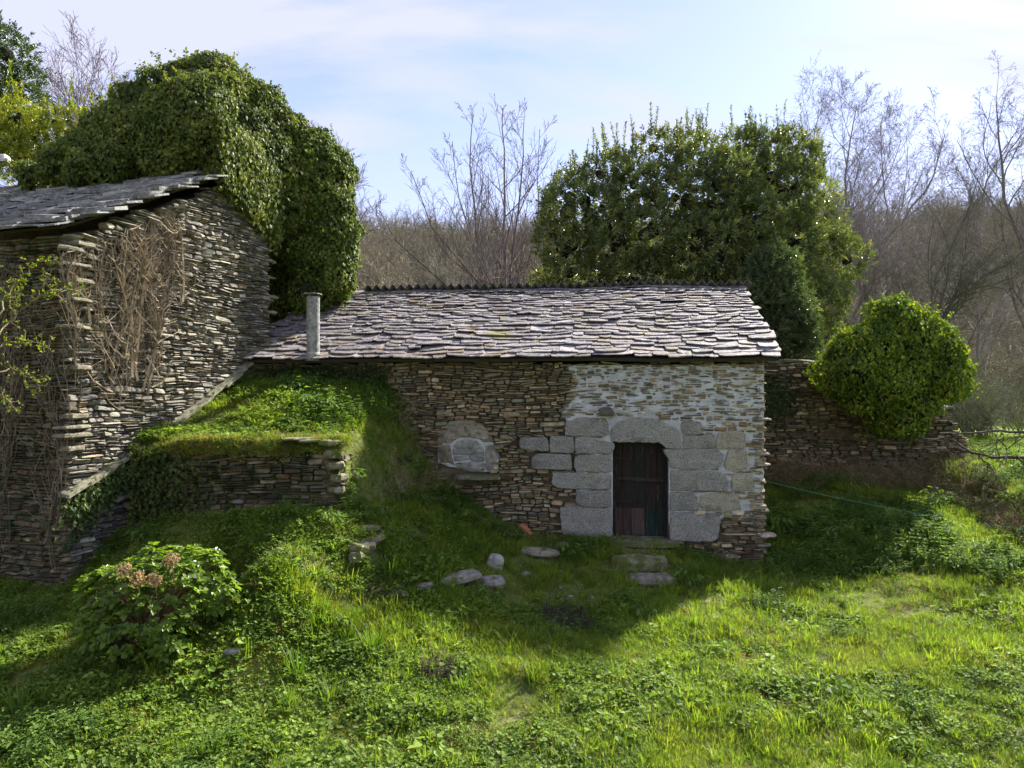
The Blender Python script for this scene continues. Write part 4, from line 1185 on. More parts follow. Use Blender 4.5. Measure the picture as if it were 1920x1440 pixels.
# ------------------------------------------------------------------ laurels
def laurel(name, label, spheres, nsp, seed, cols, wts, base, leaf=(.10, .15), core=.3, shoots=0, cat='tree', lsz=1.0, mat='laurel', rosette=8):
    g = np.random.default_rng(seed)
    e = empty(name, base, label, cat)
    core_mesh(spheres, core, 'branch_mass', e, (.03, .027, .018), seed)['kind'] = 'stuff'  # dark filler blobs: the crown's inner shade is put into their colour
    p, nn = blob_points(spheres, nsp, g, depth=.35, margin=.9)
    p = p + nn * np.abs(g.normal(0, .14, (len(p), 1))) + g.normal(0, .05, p.shape)
    ax = nrm(nn * .8 + np.array([0, 0, .65]) + g.normal(0, .4, nn.shape))
    n = len(p); a = Acc()
    cc = pal(n, g, cols, wts, .25)
    t1 = nrm(np.cross(ax, np.array([.3, .5, .81]))); t2 = np.cross(ax, t1)
    for k in range(rosette):
        th = k * 2.4 + g.uniform(0, .6, n); h = k / rosette
        rad = np.cos(th)[:, None] * t1 + np.sin(th)[:, None] * t2
        op = 1.15 - .75 * h
        d = nrm(ax * math.cos(op) + rad * math.sin(op) + g.normal(0, .12, (n, 3)))
        L = g.uniform(leaf[0], leaf[1], n) * lsz * (1.05 - .25 * h)
        fn = nrm(ax * math.sin(op) - rad * math.cos(op) + g.normal(0, .2, (n, 3)))
        leaves(a, p + ax * (h * .14 * lsz)[..., None] if False else p + ax * (h * .14 * lsz), d, fn, L, L * .34, cc * (1 + .12 * h), 'lance', fold=.22, droop=.12)
    # upright shoots above the crown
    S = np.array([s[:4] for s in spheres]); S = S[np.argsort(-S[:, 2])]
    st = Acc()
    for i in range(shoots):
        s = S[g.integers(0, max(1, len(S) // 4))]
        b = s[:3] + nrm(np.array([g.normal(0, .5), g.normal(0, .5), 1.0])) * s[3]
        hgt = g.uniform(.4, 1.3); dr = nrm(np.array([g.normal(0, .15), g.normal(0, .15), 1.0]))
        tube(st, [b, b + dr * hgt * .5, b + dr * hgt], [.012, .008, .005], 3, (.10, .10, .05))
        m = int(hgt * 60); f = g.random(m); q = b + dr * (f * hgt)[:, None]; th = g.uniform(0, 6.28, m)
        d = np.stack([np.cos(th), np.sin(th), g.uniform(.5, 1.3, m)], 1); L = g.uniform(.10, .16, m) * (1.1 - .4 * f)
        leaves(a, q, d, nrm(np.stack([-np.cos(th) * .6, -np.sin(th) * .6, np.ones(m)], 1)), L, L * .34, pal(m, g, cols, wts) * 1.15, 'lance', fold=.2)
    a.build('crown', M[mat], e)
    tr = Acc(); b0 = np.array(base, float)
    for i in range(4):
        s = S[(i * 7) % len(S)]; tube(tr, [b0 + [.1 * i, 0, -.1], b0 + [.2 * i - .3, .1, 1.2], s[:3]], [.16, .12, .04], 7, (.10, .085, .06))
    tr.build('trunk', M['bark'], e, smooth=True)
    if st.n: st.build('shoots', M['twig'], e, kind='stuff')
    return e
g = np.random.default_rng(77)
def crown_px(outline, d, n, rpx, g, dd=2.0):
    """sub-clumps spread inside an outline seen at distance d"""
    xs = [p[0] for p in outline]; ys = [p[1] for p in outline]; out = []; tries = 0
    while len(out) < n and tries < 20000:
        tries += 1
        x, y = g.uniform(min(xs), max(xs)), g.uniform(min(ys), max(ys)); rp = g.uniform(*rpx)
        if not all(in_poly(x + rp * .55 * math.cos(t), y + rp * .55 * math.sin(t), outline) for t in (0, 1.57, 3.14, 4.71)): continue
        # nearer to the middle the crown bulges towards the viewer
        mx, my = (min(xs) + max(xs)) / 2, (min(ys) + max(ys)) / 2
        u = min(1, math.hypot((x - mx) / (max(xs) - min(xs)) * 2, (y - my) / (max(ys) - min(ys)) * 2))
        z = d - dd * math.sqrt(max(0, 1 - u * u)) * g.uniform(.45, 1.0) + .2
        c = P(x, y, z); out.append((c[0], c[1], c[2], rp / F * z))
    return out
LAU = [(.11, .14, .048), (.145, .175, .062), (.09, .115, .044), (.20, .20, .065)]; LAW = [4, 3, 3, 1.3]
ol = [(985, 620), (1005, 540), (1010, 470), (1030, 420), (1040, 360), (1085, 320), (1140, 300), (1190, 295), (1230, 258), (1290, 268), (1330, 248), (1400, 258), (1450, 270), (1480, 262), (1540, 310), (1560, 350), (1590, 420), (1612, 500), (1612, 580), (1590, 650)]
sp = crown_px(ol, 25.0, 190, (15, 48), g, 3.6)
laurel('laurel_tree', 'big dense evergreen laurel dome behind the cottage ridge', sp, 14500, 311, LAU, LAW, P(1300, 560, 24.5) * [1, 1, 0] + [0, 0, float(H(P(1300, 560, 24.5)[0], 24.5))], shoots=130, lsz=1.3)
ol = [(1395, 560), (1405, 500), (1440, 470), (1500, 490), (1525, 560), (1540, 640), (1500, 675), (1450, 665)]
sp = crown_px(ol, 20.6, 14, (20, 34), g, .6)
laurel('laurel_shrub', 'glossy leaved laurel shrub beside the roof verge above the garden wall', sp, 2400, 312, [(.09, .125, .05), (.13, .165, .08), (.07, .10, .04)], [3, 3, 3], [6.9, 20.6, float(H(6.9, 20.6))], shoots=4, cat='shrub')
ol = [(-140, 300), (-140, 60), (-60, 10), (0, 60), (30, 90), (55, 130), (85, 190), (100, 240), (60, 300)]
sp = crown_px(ol, 21.0, 30, (24, 44), g, 1.5)
laurel('laurel_tree', 'dark evergreen laurel cut off by the photo edge above the old roof', sp, 3600, 313, [(.045, .075, .02), (.07, .10, .025), (.03, .055, .018)], [4, 2, 3], P(-30, 300, 21) * [1, 1, 0] + [0, 0, 1.0], shoots=14)
ol = [(-60, 330), (-40, 215), (30, 190), (60, 215), (110, 215), (170, 200), (215, 205), (200, 260), (120, 300), (60, 320)]
sp = crown_px(ol, 18.2, 22, (13, 24), g, .5)
laurel('golden_bush', 'yellow green bush behind the ridge of the old house', sp, 1900, 314, [(.26, .29, .03), (.36, .36, .035), (.16, .21, .03)], [3, 3, 2], P(60, 330, 18.2) * [1, 1, 0] + [0, 0, 1.0], shoots=8, cat='bush', lsz=.8)

# ------------------------------------------------------------------ bare trees
GC = 'bare trees behind the cottage roof'; GR = 'leaning bare trees on the right'
AC = (.20, .165, .16)
bare_tree('straight bare tree, tallest of the stems behind the cottage ridge', [(950, 540), (943, 440), (945, 320), (943, 202)], 26, .11, CFG_ASH, 1, AC, GC)
bare_tree('bare tree with forked top just left of the tallest stem behind the ridge', [(905, 540), (894, 440), (884, 310), (887, 208)], 27, .10, CFG_ASH, 2, AC, GC)
bare_tree('bare tree just right of the tallest stem behind the ridge', [(955, 540), (968, 440), (978, 330), (983, 220)], 27, .09, CFG_ASH, 3, AC, GC)
bare_tree('thin bare tree touching the laurel dome', [(1003, 540), (1008, 450), (1010, 340), (1012, 242)], 28, .075, CFG_ASH, 4, AC, GC)
bare_tree('slim bare tree bending left towards the open sky', [(940, 560), (895, 480), (860, 370), (848, 265)], 25, .07, CFG_ASH, 5, AC, GC)
bare_tree('low arching bare tree reaching far left over the roof', [(935, 565), (880, 510), (810, 430), (772, 325)], 24, .075, CFG_ASH, 6, (.17, .15, .12), GC)
bare_tree('low bare sapling with limbs just above the left end of the ridge', [(860, 560), (800, 500), (740, 450), (712, 395)], 24, .06, CFG_ASH, 7, (.17, .15, .12), GC)
BC = (.27, .235, .235)
bare_tree('upright bare tree rising behind the laurel dome on its right', [(1585, 460), (1585, 377), (1592, 296), (1607, 195)], 31, .13, CFG_BIRCH, 11, BC, GR)
bare_tree('bare tree leaning right with long straight trunk', [(1623, 486), (1689, 417), (1750, 330), (1772, 250)], 30, .13, CFG_BIRCH, 12, BC, GR)
bare_tree('bare tree leaning right in front of the gap of white sky', [(1590, 440), (1640, 380), (1672, 320), (1690, 262)], 32, .09, CFG_BIRCH, 13, BC, GR)
bare_tree('tallest bare tree at the right photo edge with twisting trunk', [(1935, 520), (1915, 450), (1882, 374), (1876, 300), (1868, 195)], 29, .16, CFG_BIRCH, 14, (.20, .17, .17), GR)
bare_tree('shorter dark bare tree below the tall one at the right edge', [(1750, 520), (1790, 450), (1820, 385), (1835, 330)], 28, .10, CFG_BIRCH, 15, (.17, .15, .13), GR)
bare_tree('bare tree between the leaning trunk and the laurel dome', [(1650, 480), (1662, 400), (1656, 300), (1650, 228)], 33, .10, CFG_BIRCH, 18, BC, GR)
bare_tree('bare tree forking against the white sky left of the tall edge tree', [(1835, 520), (1828, 430), (1848, 340), (1898, 255)], 31, .11, CFG_BIRCH, 19, BC, GR)
bare_tree('spindly bare tree with red brown twigs peeking out of the laurel', [(1520, 330), (1530, 290), (1528, 245), (1535, 205)], 33, .09, CFG_BIRCH, 16, BC, GR)
bare_tree('dark crooked tree low behind the ivy bush', [(1740, 640), (1790, 560), (1850, 520), (1920, 470)], 24, .12, CFG_BIRCH, 17, (.11, .10, .08), GR)
bare_tree('domed purple twigged bare tree behind the old house', [(205, 380), (210, 310), (216, 245), (216, 180)], 25, .16, CFG_DOME, 21, (.24, .18, .20), 'purple bare trees behind the old house', 8.0)
bare_tree('bare tree whose twigs fringe the ivy column', [(590, 560), (592, 450), (590, 380), (585, 310)], 27, .15, CFG_DOME, 22, (.24, .18, .20), 'purple bare trees behind the old house', 6.0)

# ------------------------------------------------------------------ thicket and winter wood on the valley side (one mass)
def bush_proto(seed, col, hgt, stems=7, lean=0.0):
    g = random.Random(seed); out = []
    cfg = dict(seg=[.5, .35, .25], wander=[.12, .2, .28], up=[.06, .06, .03], n=[1, 9, 5], **{'from': [.15, .15, .1], 'ang': [(.4, 1.0), (.4, 1.1)], 'len': [.5, .5]}, rmin=.007, rr=.6, lean=lean)
    for i in range(stems):
        th = g.uniform(0, 6.28); d = Vector((math.cos(th) * .55, math.sin(th) * .55, 1)).normalized()
        branch(out, Vector((math.cos(th) * .25, math.sin(th) * .25, 0)), d, hgt * g.uniform(.7, 1.1), .03, 0, cfg, g)
    return tubes(out, 0, 9, col, g, sides=(4, 3, 3, 3)).mesh('bush', M['twig'])
BP = [bush_proto(1, (.235, .21, .14), 2.6), bush_proto(2, (.25, .24, .17), 2.3), bush_proto(3, (.25, .22, .15), 3.0), bush_proto(4, (.24, .24, .155), 2.2, lean=1.0)]
g = np.random.default_rng(5)
pts, sc, ix = [], [], []
def bush_at(x, y, s, i, sink=.1):
    pts.append((x, y, float(H(x, y)) - sink)); sc.append(s); ix.append(i)
for i in range(105):      # tangle beyond the garden wall on the right
    d = g.uniform(20.6, 33); px = g.uniform(1420, 2150); x = (px - 960) / F * d
    if x > 10.3 and d < 26.5: continue
    if d < 23.5 and g.random() < .6: continue
    bush_at(x, d, g.uniform(.65, 1.0) * (1 + .035 * (d - 20)), g.choice([1, 3, 3, 0]))
for i in range(120):      # brush behind the cottage ridge
    d = g.uniform(22.5, 40); px = g.uniform(620, 1080); bush_at((px - 960) / F * d, d, g.uniform(.9, 1.5), g.choice([0, 1, 2]))
for i in range(50):
    d = g.uniform(22, 34); px = g.uniform(-100, 700); bush_at((px - 960) / F * d, d, g.uniform(1.0, 1.6), g.choice([0, 2]))
scatter('undergrowth', BP, pts, np.stack([np.zeros(len(pts)), np.zeros(len(pts)), g.uniform(0, 6.28, len(pts))], 1), sc, ix, label='tangled grey brown winter undergrowth behind the walls')
pts, sc, ix = [], [], []
for i in range(1500):
    d = 38 * (230 / 38) ** (g.random() ** .9); px = g.uniform(-150, 2100); x = (px - 960) / F * d
    bush_at(x, d, g.uniform(.8, 1.5) * (1 + d / 130), g.choice([0, 1, 2, 2]))
scatter('woods', BP, pts, np.stack([np.zeros(len(pts)), np.zeros(len(pts)), g.uniform(0, 6.28, len(pts))], 1), sc, ix, label='brown leafless woods covering the far valley side')

# ------------------------------------------------------------------ dry creeper on the old house
def creeper(fr, fpt, stems, seed, name, label, cols, lim=None):
    g = random.Random(seed); a = Acc(); b = Acc()
    def walk(s, z, ds, dz, L, r, lev, off):
        n = max(3, int(L / .12)); pts = []
        wob = g.uniform(0, 99)
        for i in range(n + 1):
            if lim and z > lim(s): break
            pts.append((s, -off - .05 * abs(mnoise.noise(Vector((s * 3, z * 3, wob)))), z))
            ds += g.gauss(0, .15) - ds * .3; q = math.hypot(ds, dz); s += ds / q * L / n; z += dz / q * L / n
            dz += g.gauss(0, .06)
        if len(pts) < 3: return
        n = len(pts) - 1
        col = g.choice(cols); k = g.uniform(.6, 1.5)
        tube(a if lev < 2 else b, fr(np.array(pts)), np.linspace(r, r * .45, n + 1), 4 if lev == 0 else 3, tuple(c * k for c in col), cap=False)
        if lev < 2:
            for j in range(int(L * (5 if lev == 0 else 6))):
                i = g.randrange(len(pts)); s2, _, z2 = pts[i]
                walk(s2, z2, g.choice((-1, 1)) * g.uniform(.3, 1.0), g.uniform(.2, 1.2), L * g.uniform(.10, .26) + .1, r * .5, lev + 1, off + g.uniform(0, .05))
    for (s, z, L, r, up) in stems(g):
        walk(s, z, g.gauss(0, .2), up, L, r, 0, g.uniform(.03, .12))
    e = empty(name, fr([[fpt[0], -.05, fpt[1]]])[0], label, 'creeper')
    a.build('stems', M['vine'], e); b.build('twigs', M['vine'], e)
    return e
VC = [(.30, .24, .165), (.24, .19, .13), (.36, .29, .20), (.20, .16, .11)]
def st_gable(g):
    out = []
    for i in range(50):
        px = g.gauss(240, 70); px = min(395, max(135, px)); top = 430 - max(0, (px - 140)) * .30 + g.uniform(5, 40)
        bot = 580 + g.uniform(-60, 270) * max(.1, 1 - abs(px - 205) / 170)
        s, z1 = gable_st(px, top); _, z0 = gable_st(px, bot)
        out.append((max(.05, s), z0, max(.4, z1 - z0), g.choice((.004, .005, .006, .008, .012, .024)), 1.0))
    return out
creeper(hf, gable_st(200, 790), st_gable, 401, 'dry_creeper', 'tan leafless creeper hanging down the sunlit gable of the old house', VC, lambda s: HE - .22 + s * HP)
def st_front(g):
    out = []
    for i in range(26):
        s = -g.uniform(.05, 2.2); z0 = g.uniform(-.2, 2.2); out.append((s, z0, g.uniform(1.6, 3.6), g.uniform(.006, .014), 1.0))
    return out
creeper(hw, (-.8, .0), st_front, 402, 'dry_creeper', 'shaded leafless creeper covering the dark front wall of the old house', [(.16, .125, .09), (.20, .155, .11), (.12, .095, .07)], lambda s: HE - .3)  # darker vine palette than on the gable: the wall's shade is in the colour

# young shrub with fresh leaves in front of the dark wall
g2 = random.Random(8); gl = np.random.default_rng(8)
bx = np.array([-6.45, 8.6, float(H(-6.45, 8.6))])
e = empty('leafing_shrub', bx, 'thin shrub with fresh lime green leaves before the dark front wall', 'shrub')
a = Acc(); b = Acc()
for line in ([(-60, 780), (-20, 660), (20, 600), (60, 565), (90, 520), (100, 475)], [(-40, 700), (10, 640), (60, 640), (100, 655)], [(-20, 660), (10, 560), (40, 520), (70, 490)], [(60, 565), (95, 545), (150, 545)], [(-40, 720), (20, 690), (50, 700), (75, 725)], [(20, 600), (30, 560), (20, 540)], [(-40, 760), (5, 740), (30, 770)]):
    w = np.array([P(x, y, 8.7 + .25 * math.sin(x * .05)) for x, y in line])
    f = np.linspace(0, len(w) - 1, len(w) * 5); q = np.stack([np.interp(f, np.arange(len(w)), w[:, i]) for i in range(3)], 1) + gl.normal(0, .012, (len(f), 3))
    tube(a, q, np.linspace(.014, .004, len(q)), 4, (.19, .16, .08), cap=False)
    m = 34; idx = gl.integers(len(q) // 3, len(q), m); p = q[idx] + gl.normal(0, .055, (m, 3)); L = gl.uniform(.025, .05, m)
    for c_, p_ in zip(q[idx], p): tube(a, [c_, p_], [.003, .0015], 3, (.2, .17, .08), cap=False)
    for k in range(3): leaves(b, p, rdir(m, gl) + [0, 0, .3], rdir(m, gl) + [0, -.3, 1], L, L * .7, pal(m, gl, [(.20, .24, .03), (.28, .29, .04), (.14, .19, .03)], [3, 2, 2]), 'lance')
tube(a, [bx + [0, 0, -.05], P(-60, 780, 8.7)], [.03, .016], 5, (.19, .16, .08))
a.build('stems', M['twig'], e); b.build('foliage', M['weed'], e)

# ------------------------------------------------------------------ hydrangea
hb = ground_at(265, 1195); hb = np.array([-4.62, 9.15, float(H(-4.62, 9.15))])
e = empty('hydrangea', hb, 'hydrangea bush with fresh leaves and four faded brown flower heads', 'shrub')
gl = np.random.default_rng(12)
sp = [(hb[0] + dx, hb[1] + dy, hb[2] + dz, r_) for dx, dy, dz, r_ in [(0, 0, .55, .52), (-.4, .05, .52, .42), (.42, .1, .62, .44), (.1, .25, .78, .42), (-.25, -.2, .35, .38), (.55, .3, .8, .36), (.25, -.2, .42, .38), (-.55, .1, .62, .3), (.75, .3, .55, .3), (0, -.3, .25, .38), (-.32, -.25, .22, .34), (.4, -.2, .25, .34)]]
p, nn = blob_points(sp, 900, gl, depth=.45, margin=.8)
a = Acc(); stm = Acc()
for i in range(len(p)):
    ax_ = nrm(nn[i] * .6 + np.array([0, 0, .8]) + gl.normal(0, .25, 3)); m = 6
    t1 = nrm(np.cross(ax_, [.31, .77, .2])); t2 = np.cross(ax_, t1); th = np.array([0, math.pi, math.pi / 2, 3 * math.pi / 2, .8, 3.9]) + gl.uniform(0, 3)
    op = np.array([1.35, 1.35, 1.1, 1.1, .6, .6]); L = np.array([.095, .095, .085, .085, .055, .055]) * gl.uniform(.8, 1.2)
    rad = np.cos(th)[:, None] * t1 + np.sin(th)[:, None] * t2
    d = ax_ * np.cos(op)[:, None] + rad * np.sin(op)[:, None]; fn = ax_ * np.sin(op)[:, None] - rad * np.cos(op)[:, None]
    leaves(a, np.repeat(p[i][None], m, 0), d, fn, L, L * .68, pal(m, gl, [(.15, .23, .035), (.20, .28, .045), (.11, .18, .03)], [3, 3, 2], .1), 'oval', fold=.16, droop=.15)
    if i % 2 == 0: tube(stm, [hb + np.array([gl.normal(0, .1), gl.normal(0, .1), -.02]), (hb + p[i]) / 2 + np.array([0, 0, .08]), p[i]], [.009, .007, .004], 3, (.20, .15, .09), cap=False)
a.build('foliage', M['hydrangea'], e); stm.build('stems', M['vine'], e)
for i, (px, py) in enumerate([(232, 1068), (258, 1086), (290, 1088), (322, 1050)]):
    c = P(px, py, 8.62 + .05 * i); m = 130; dv = rdir(m, gl); q = c + dv * gl.uniform(.05, .095, (m, 1))
    b = Acc(); L = gl.uniform(.022, .036, m)
    leaves(b, q, nrm(np.cross(dv, rdir(m, gl))), dv + gl.normal(0, .4, (m, 3)), L, L * .9, pal(m, gl, [(.36, .25, .14), (.28, .18, .10), (.42, .32, .19)], [3, 2, 2]), 'round')
    tube(b, [c, c - [0, -.1, .4]], [.006, .006], 3, (.22, .16, .09)); b.build('flower_head', M['dryflower'], e)

# ------------------------------------------------------------------ grass, weeds and moss cover
def blade_tuft(seed, nb, hgt, wid, spread, cols, bend=.5):
    g = np.random.default_rng(seed); a = Acc()
    for i in range(nb):
        th = g.uniform(0, 6.28); h = hgt * g.uniform(.55, 1.15); w = wid * g.uniform(.7, 1.2); o = np.array([math.cos(th), math.sin(th), 0]) * spread * g.random()
        out = np.array([math.cos(th + g.normal(0, .5)), math.sin(th + g.normal(0, .5)), 0]); sd = np.array([-out[1], out[0], 0]); bd = bend * g.uniform(.4, 1.4)
        V = []
        for f in (0, .4, .75):
            c = o + out * (bd * h * f ** 1.8) + np.array([0, 0, h * f * (1 - .18 * bd * f)])
            V += [c - sd * w / 2 * (1 - f * .45), c + sd * w / 2 * (1 - f * .45)]
        V.append(o + out * bd * h + np.array([0, 0, h * (1 - .25 * bd)]))
        c = np.array(cols[g.integers(len(cols))]) * g.uniform(.8, 1.2)
        a.add(np.array(V), [[[0, 1, 3, 2], [2, 3, 5, 4]], [[4, 5, 6]]], c)
    return a
def leafy(seed, nl, hgt, rad, size, cols, shape='round', stems=True, wr=.95):
    g = np.random.default_rng(seed); a = Acc()
    th = g.uniform(0, 6.28, nl); rr = rad * np.sqrt(g.random(nl)); z = hgt * g.uniform(.3, 1, nl)
    p = np.stack([np.cos(th) * rr, np.sin(th) * rr, z], 1); d = np.stack([np.cos(th), np.sin(th), g.uniform(-.35, .35, nl)], 1) + g.normal(0, .3, (nl, 3))
    L = g.uniform(size[0], size[1], nl)
    leaves(a, p, d, nrm(np.stack([g.normal(0, .3, nl), g.normal(0, .3, nl), np.ones(nl)], 1)), L, L * wr, pal(nl, g, cols, [1] * len(cols)), shape, fold=.15, droop=.15)
    if stems:
        for i in range(0, nl, 2): tube(a, [p[i] * [.4, .4, 0], p[i]], [.0025, .0015], 3, cols[0], cap=False)
    return a
def upright_weed(seed, hgt, pairs, size, cols, stems=4):
    g = np.random.default_rng(seed); a = Acc()
    for s_ in range(stems):
        b0 = np.array([g.normal(0, .04), g.normal(0, .04), 0]); dr = nrm(np.array([g.normal(0, .18), g.normal(0, .18), 1])); h = hgt * g.uniform(.6, 1.1)
        tube(a, [b0, b0 + dr * h], [.004, .002], 3, cols[0], cap=False)
        for k in range(pairs):
            f = (k + 1) / pairs; th = k * 1.57 + g.uniform(0, .5)
            for t in (th, th + math.pi):
                L = size * (1.15 - .6 * f) * g.uniform(.8, 1.2)
                leaves(a, [b0 + dr * h * f], [[math.cos(t), math.sin(t), .25 - .3 * (1 - f)]], [[0, 0, 1]], L, L * .6, pal(1, g, cols, [1] * len(cols)), 'lance', fold=.2, droop=.2)
    return a
GRS = [(.16, .25, .03), (.20, .285, .035), (.125, .205, .028), (.26, .29, .045)]
DRY = [(.30, .25, .13), (.24, .20, .10), (.20, .20, .06)]
WD = [(.165, .255, .045), (.20, .285, .055), (.13, .21, .04)]
WD2 = [(.125, .205, .045), (.155, .235, .05), (.105, .175, .04)]
CV_ = []
for i in range(4): CV_.append(blade_tuft(500 + i, 16, .14, .006, .05, GRS).mesh('tuft', M['grass']))              # 0-3 grass
for i in range(2): CV_.append(blade_tuft(510 + i, 22, .07, .005, .06, GRS, .8).mesh('tuft', M['grass']))           # 4-5 short grass
for i in range(3): CV_.append(leafy(520 + i, 22, .085, .09, (.024, .045), WD).mesh('clump', M['weed']))            # 6-8 round leaves
for i in range(2): CV_.append(leafy(530 + i, 30, .05, .10, (.014, .026), WD).mesh('clump', M['weed']))             # 9-10 small leaves
for i in range(3): CV_.append(upright_weed(540 + i, .20, 5, .065, WD2).mesh('weed', M['weed']))                    # 11-13 nettles
for i in range(2): CV_.append(blade_tuft(550 + i, 18, .09, .004, .07, DRY, 1.2).mesh('straw', M['grass']))         # 14-15 straw
for i in range(2): CV_.append(leafy(560 + i, 46, .03, .09, (.010, .018), [(.21, .20, .022), (.16, .18, .025), (.26, .23, .03)], stems=False).mesh('moss', M['weed']))  # 16-17 moss
CV_.append(upright_weed(570, .16, 5, .03, [(.16, .12, .12), (.20, .14, .17), (.10, .12, .06)], 6).mesh('weed', M['weed']))   # 18 dead nettle
CV_.append(leafy(571, 26, .16, .13, (.05, .09), WD2, shape='lance', wr=.5).mesh('weed', M['weed']))                 # 19 larger weed

g = np.random.default_rng(99)
HOUSE_Q = [tuple(hf([[0, 0, 0]])[0][:2]), tuple(hf([[GL, 0, 0]])[0][:2]), tuple(hf([[GL, 9, 0]])[0][:2]), tuple(hf([[0, 9, 0]])[0][:2])]
def blocked(X, Y):
    S = (X - CO[0]) * CU[0] + (Y - CO[1]) * CU[1]; Nn = (X - CO[0]) * CV[0] + (Y - CO[1]) * CV[1]
    b = (S > S0) & (S < S1 + .02) & (Nn > -.04) & (Nn < HD)
    s2 = (X - HC[0]) * HU[0] + (Y - HC[1]) * HU[1]; n2 = (X - HC[0]) * HN[0] + (Y - HC[1]) * HN[1]
    b |= (s2 > -.05) & (s2 < GL + .1) & (n2 < .02)
    b |= (X > -6.2) & (X < -2.7) & (Y > 11.5) & (Y < 11.78)
    b |= (Y > 18.9 - (X - 4.9) * .16) & (X > 4.6) & (X < 10.3)
    return b
STEP = [cf([[(DL + DR) / 2, -.7, 0]])[0]]
def sample(n, d0, d1, dens_near=1.0):
    d = np.sqrt(g.uniform(d0 ** 2, d1 ** 2, n)); px = g.uniform(-60, 1980, n)
    return (px - 960) / F * d, d, px
X1, Y1, px1 = sample(50000, 6.6, 11.0); X2, Y2, px2 = sample(68000, 11.0, 19.5)
X3 = g.uniform(-6.2, -.6, 16000); Y3 = g.uniform(9.8, 14.4, 16000); X2 = np.concatenate([X2, X3]); Y2 = np.concatenate([Y2, Y3]); px2 = np.concatenate([px2, 960 + X3 / Y3 * F])
X = np.concatenate([X1, X2]); Y = np.concatenate([Y1, Y2]); px = np.concatenate([px1, px2])
bl = ~blocked(X, Y); X, Y, px = X[bl], Y[bl], px[bl]
Z = H(X, Y); py = 720 + F * (CZ - Z) / Y
n = len(X)
nA = vnoise(X * .9, Y * .9, 41); nB = vnoise(X * 1.7 + 9, Y * 1.7, 42); nC = vnoise(X * .6 + 3, Y * .6, 43); nD = vnoise(X * 3.3, Y * 3.3, 44)
idx = np.where(g.random(n) < .55, g.integers(0, 4, n), g.integers(4, 6, n))
bleaf = sstep(-.5, .6, nA + .5 * sstep(1000, 500, px) * sstep(1150, 1250, py) + .25 * nD - .35 * sstep(1000, 1300, px))
u = g.random(n)
idx = np.where(u < bleaf * .58, g.integers(6, 11, n), idx)
# nettle green on the shaded slope to the right and before the door
net = sstep(.15, .7, nB - .5 * ((py > 1080) & (X > -3)) - .15 + .55 * ((px > 1430) & (py < 1080)) + .3 * ((px > 1000) & (py < 1200) & (py > 1040)) + .35 * ((px < 800) & (py < 800)))
idx = np.where(g.random(n) < net * .3, g.integers(11, 14, n), idx)
idx = np.where((g.random(n) < .04 + .5 * ((Y > 13.0) & (X < -3.3) & (Z > 2.0))) & (net > .2) & (g.random(n) < .5), 19, idx)
# moss and straw on the banks and in thin places
mossy = sstep(.15, .5, nC + .35 * nD + .55 * ((Y > 11.8) & (Y < 12.7) & (X < -2.3) & (Z > 1.3)) + .35 * ((X < -1.9) & (Y > 10.0) & (Y < 11.5)))
idx = np.where(g.random(n) < mossy * .42, g.integers(16, 18, n), idx)
idx = np.where(g.random(n) < .09 + .16 * sstep(.2, .5, -nC), g.integers(14, 16, n), idx)
dn = sstep(.45, .6, vnoise(X * 1.1 + 20, Y * 1.1, 47)) * ((py > 1120) & (px > 650) & (px < 1300))
idx = np.where(g.random(n) < dn * .5, 18, idx)
bare = sstep(.34, .58, vnoise(X * 1.25 + 40, Y * 1.25, 48) + .25 * nD)
# trodden earth under the hydrangea and dead bracken strip at the garden wall
under = np.exp(-(((X - hb[0]) / .9) ** 2 + ((Y - hb[1] + .1) / .5) ** 2))
strip = sstep(17.0, 17.9, Y) * (X > 4.7) * (X < 10)
worn = sstep(-.05, .45, vnoise(X * 2.1 + 60, Y * 2.1, 51) + .3 * nD) * (((px > 640) & (px < 1330) & (py > 900) & (py < 1140)) | ((px > 650) & (px < 860) & (py > 745) & (py < 960)))
KO = [(930, 1066, .2), (860, 1092, .36), (797, 1104, .2), (745, 1116, .18), (922, 1098, .24), (1012, 1040, .34), (1055, 1024, .2), (1199, 1068, .5), (1160, 1068, .3), (1240, 1068, .3), (1222, 1092, .36),
      (1366, 1046, .26), (663, 905, .2), (986, 1004, .2), (690, 1025, .25), (440, 1225, .16), (1170, 1030, .3), (1210, 1030, .3), (1245, 1030, .25), (985, 1080, .12), (1281, 1050, .15), (1420, 1300, .2), (1440, 1310, .2)]
ko = np.zeros(n)
for a_, b_, c_ in KO:
    q = ground_at(a_, b_); ko = np.maximum(ko, np.exp(-(((X - q[0]) / c_) ** 2 + ((Y - q[1] + .05) / (c_ * .8)) ** 2) ** 2))
kill = g.random(n) < np.maximum(ko * .96, np.maximum(np.maximum(np.maximum(bare * .8, under * .95), strip * .9), worn * .72))
keep = ~kill
X, Y, Z, idx = X[keep], Y[keep], Z[keep], idx[keep]; n = len(X)
big = 1 + .35 * vnoise(X * .8 + 7, Y * .8, 50)
scl = g.uniform(.7, 1.3, n) * big * np.where(g.random(n) < .06, 1.5, 1) * np.where(Y > 11, 1.12, 1.0) * np.where(idx == 19, 1.2, 1)
rot = np.stack([g.normal(0, .12, n), g.normal(0, .12, n), g.uniform(0, 6.28, n)], 1)
scatter('grass', CV_, np.stack([X, Y, Z - .006], 1), rot, scl, idx, label='lush spring grass, clover and weeds over the sloping yard')
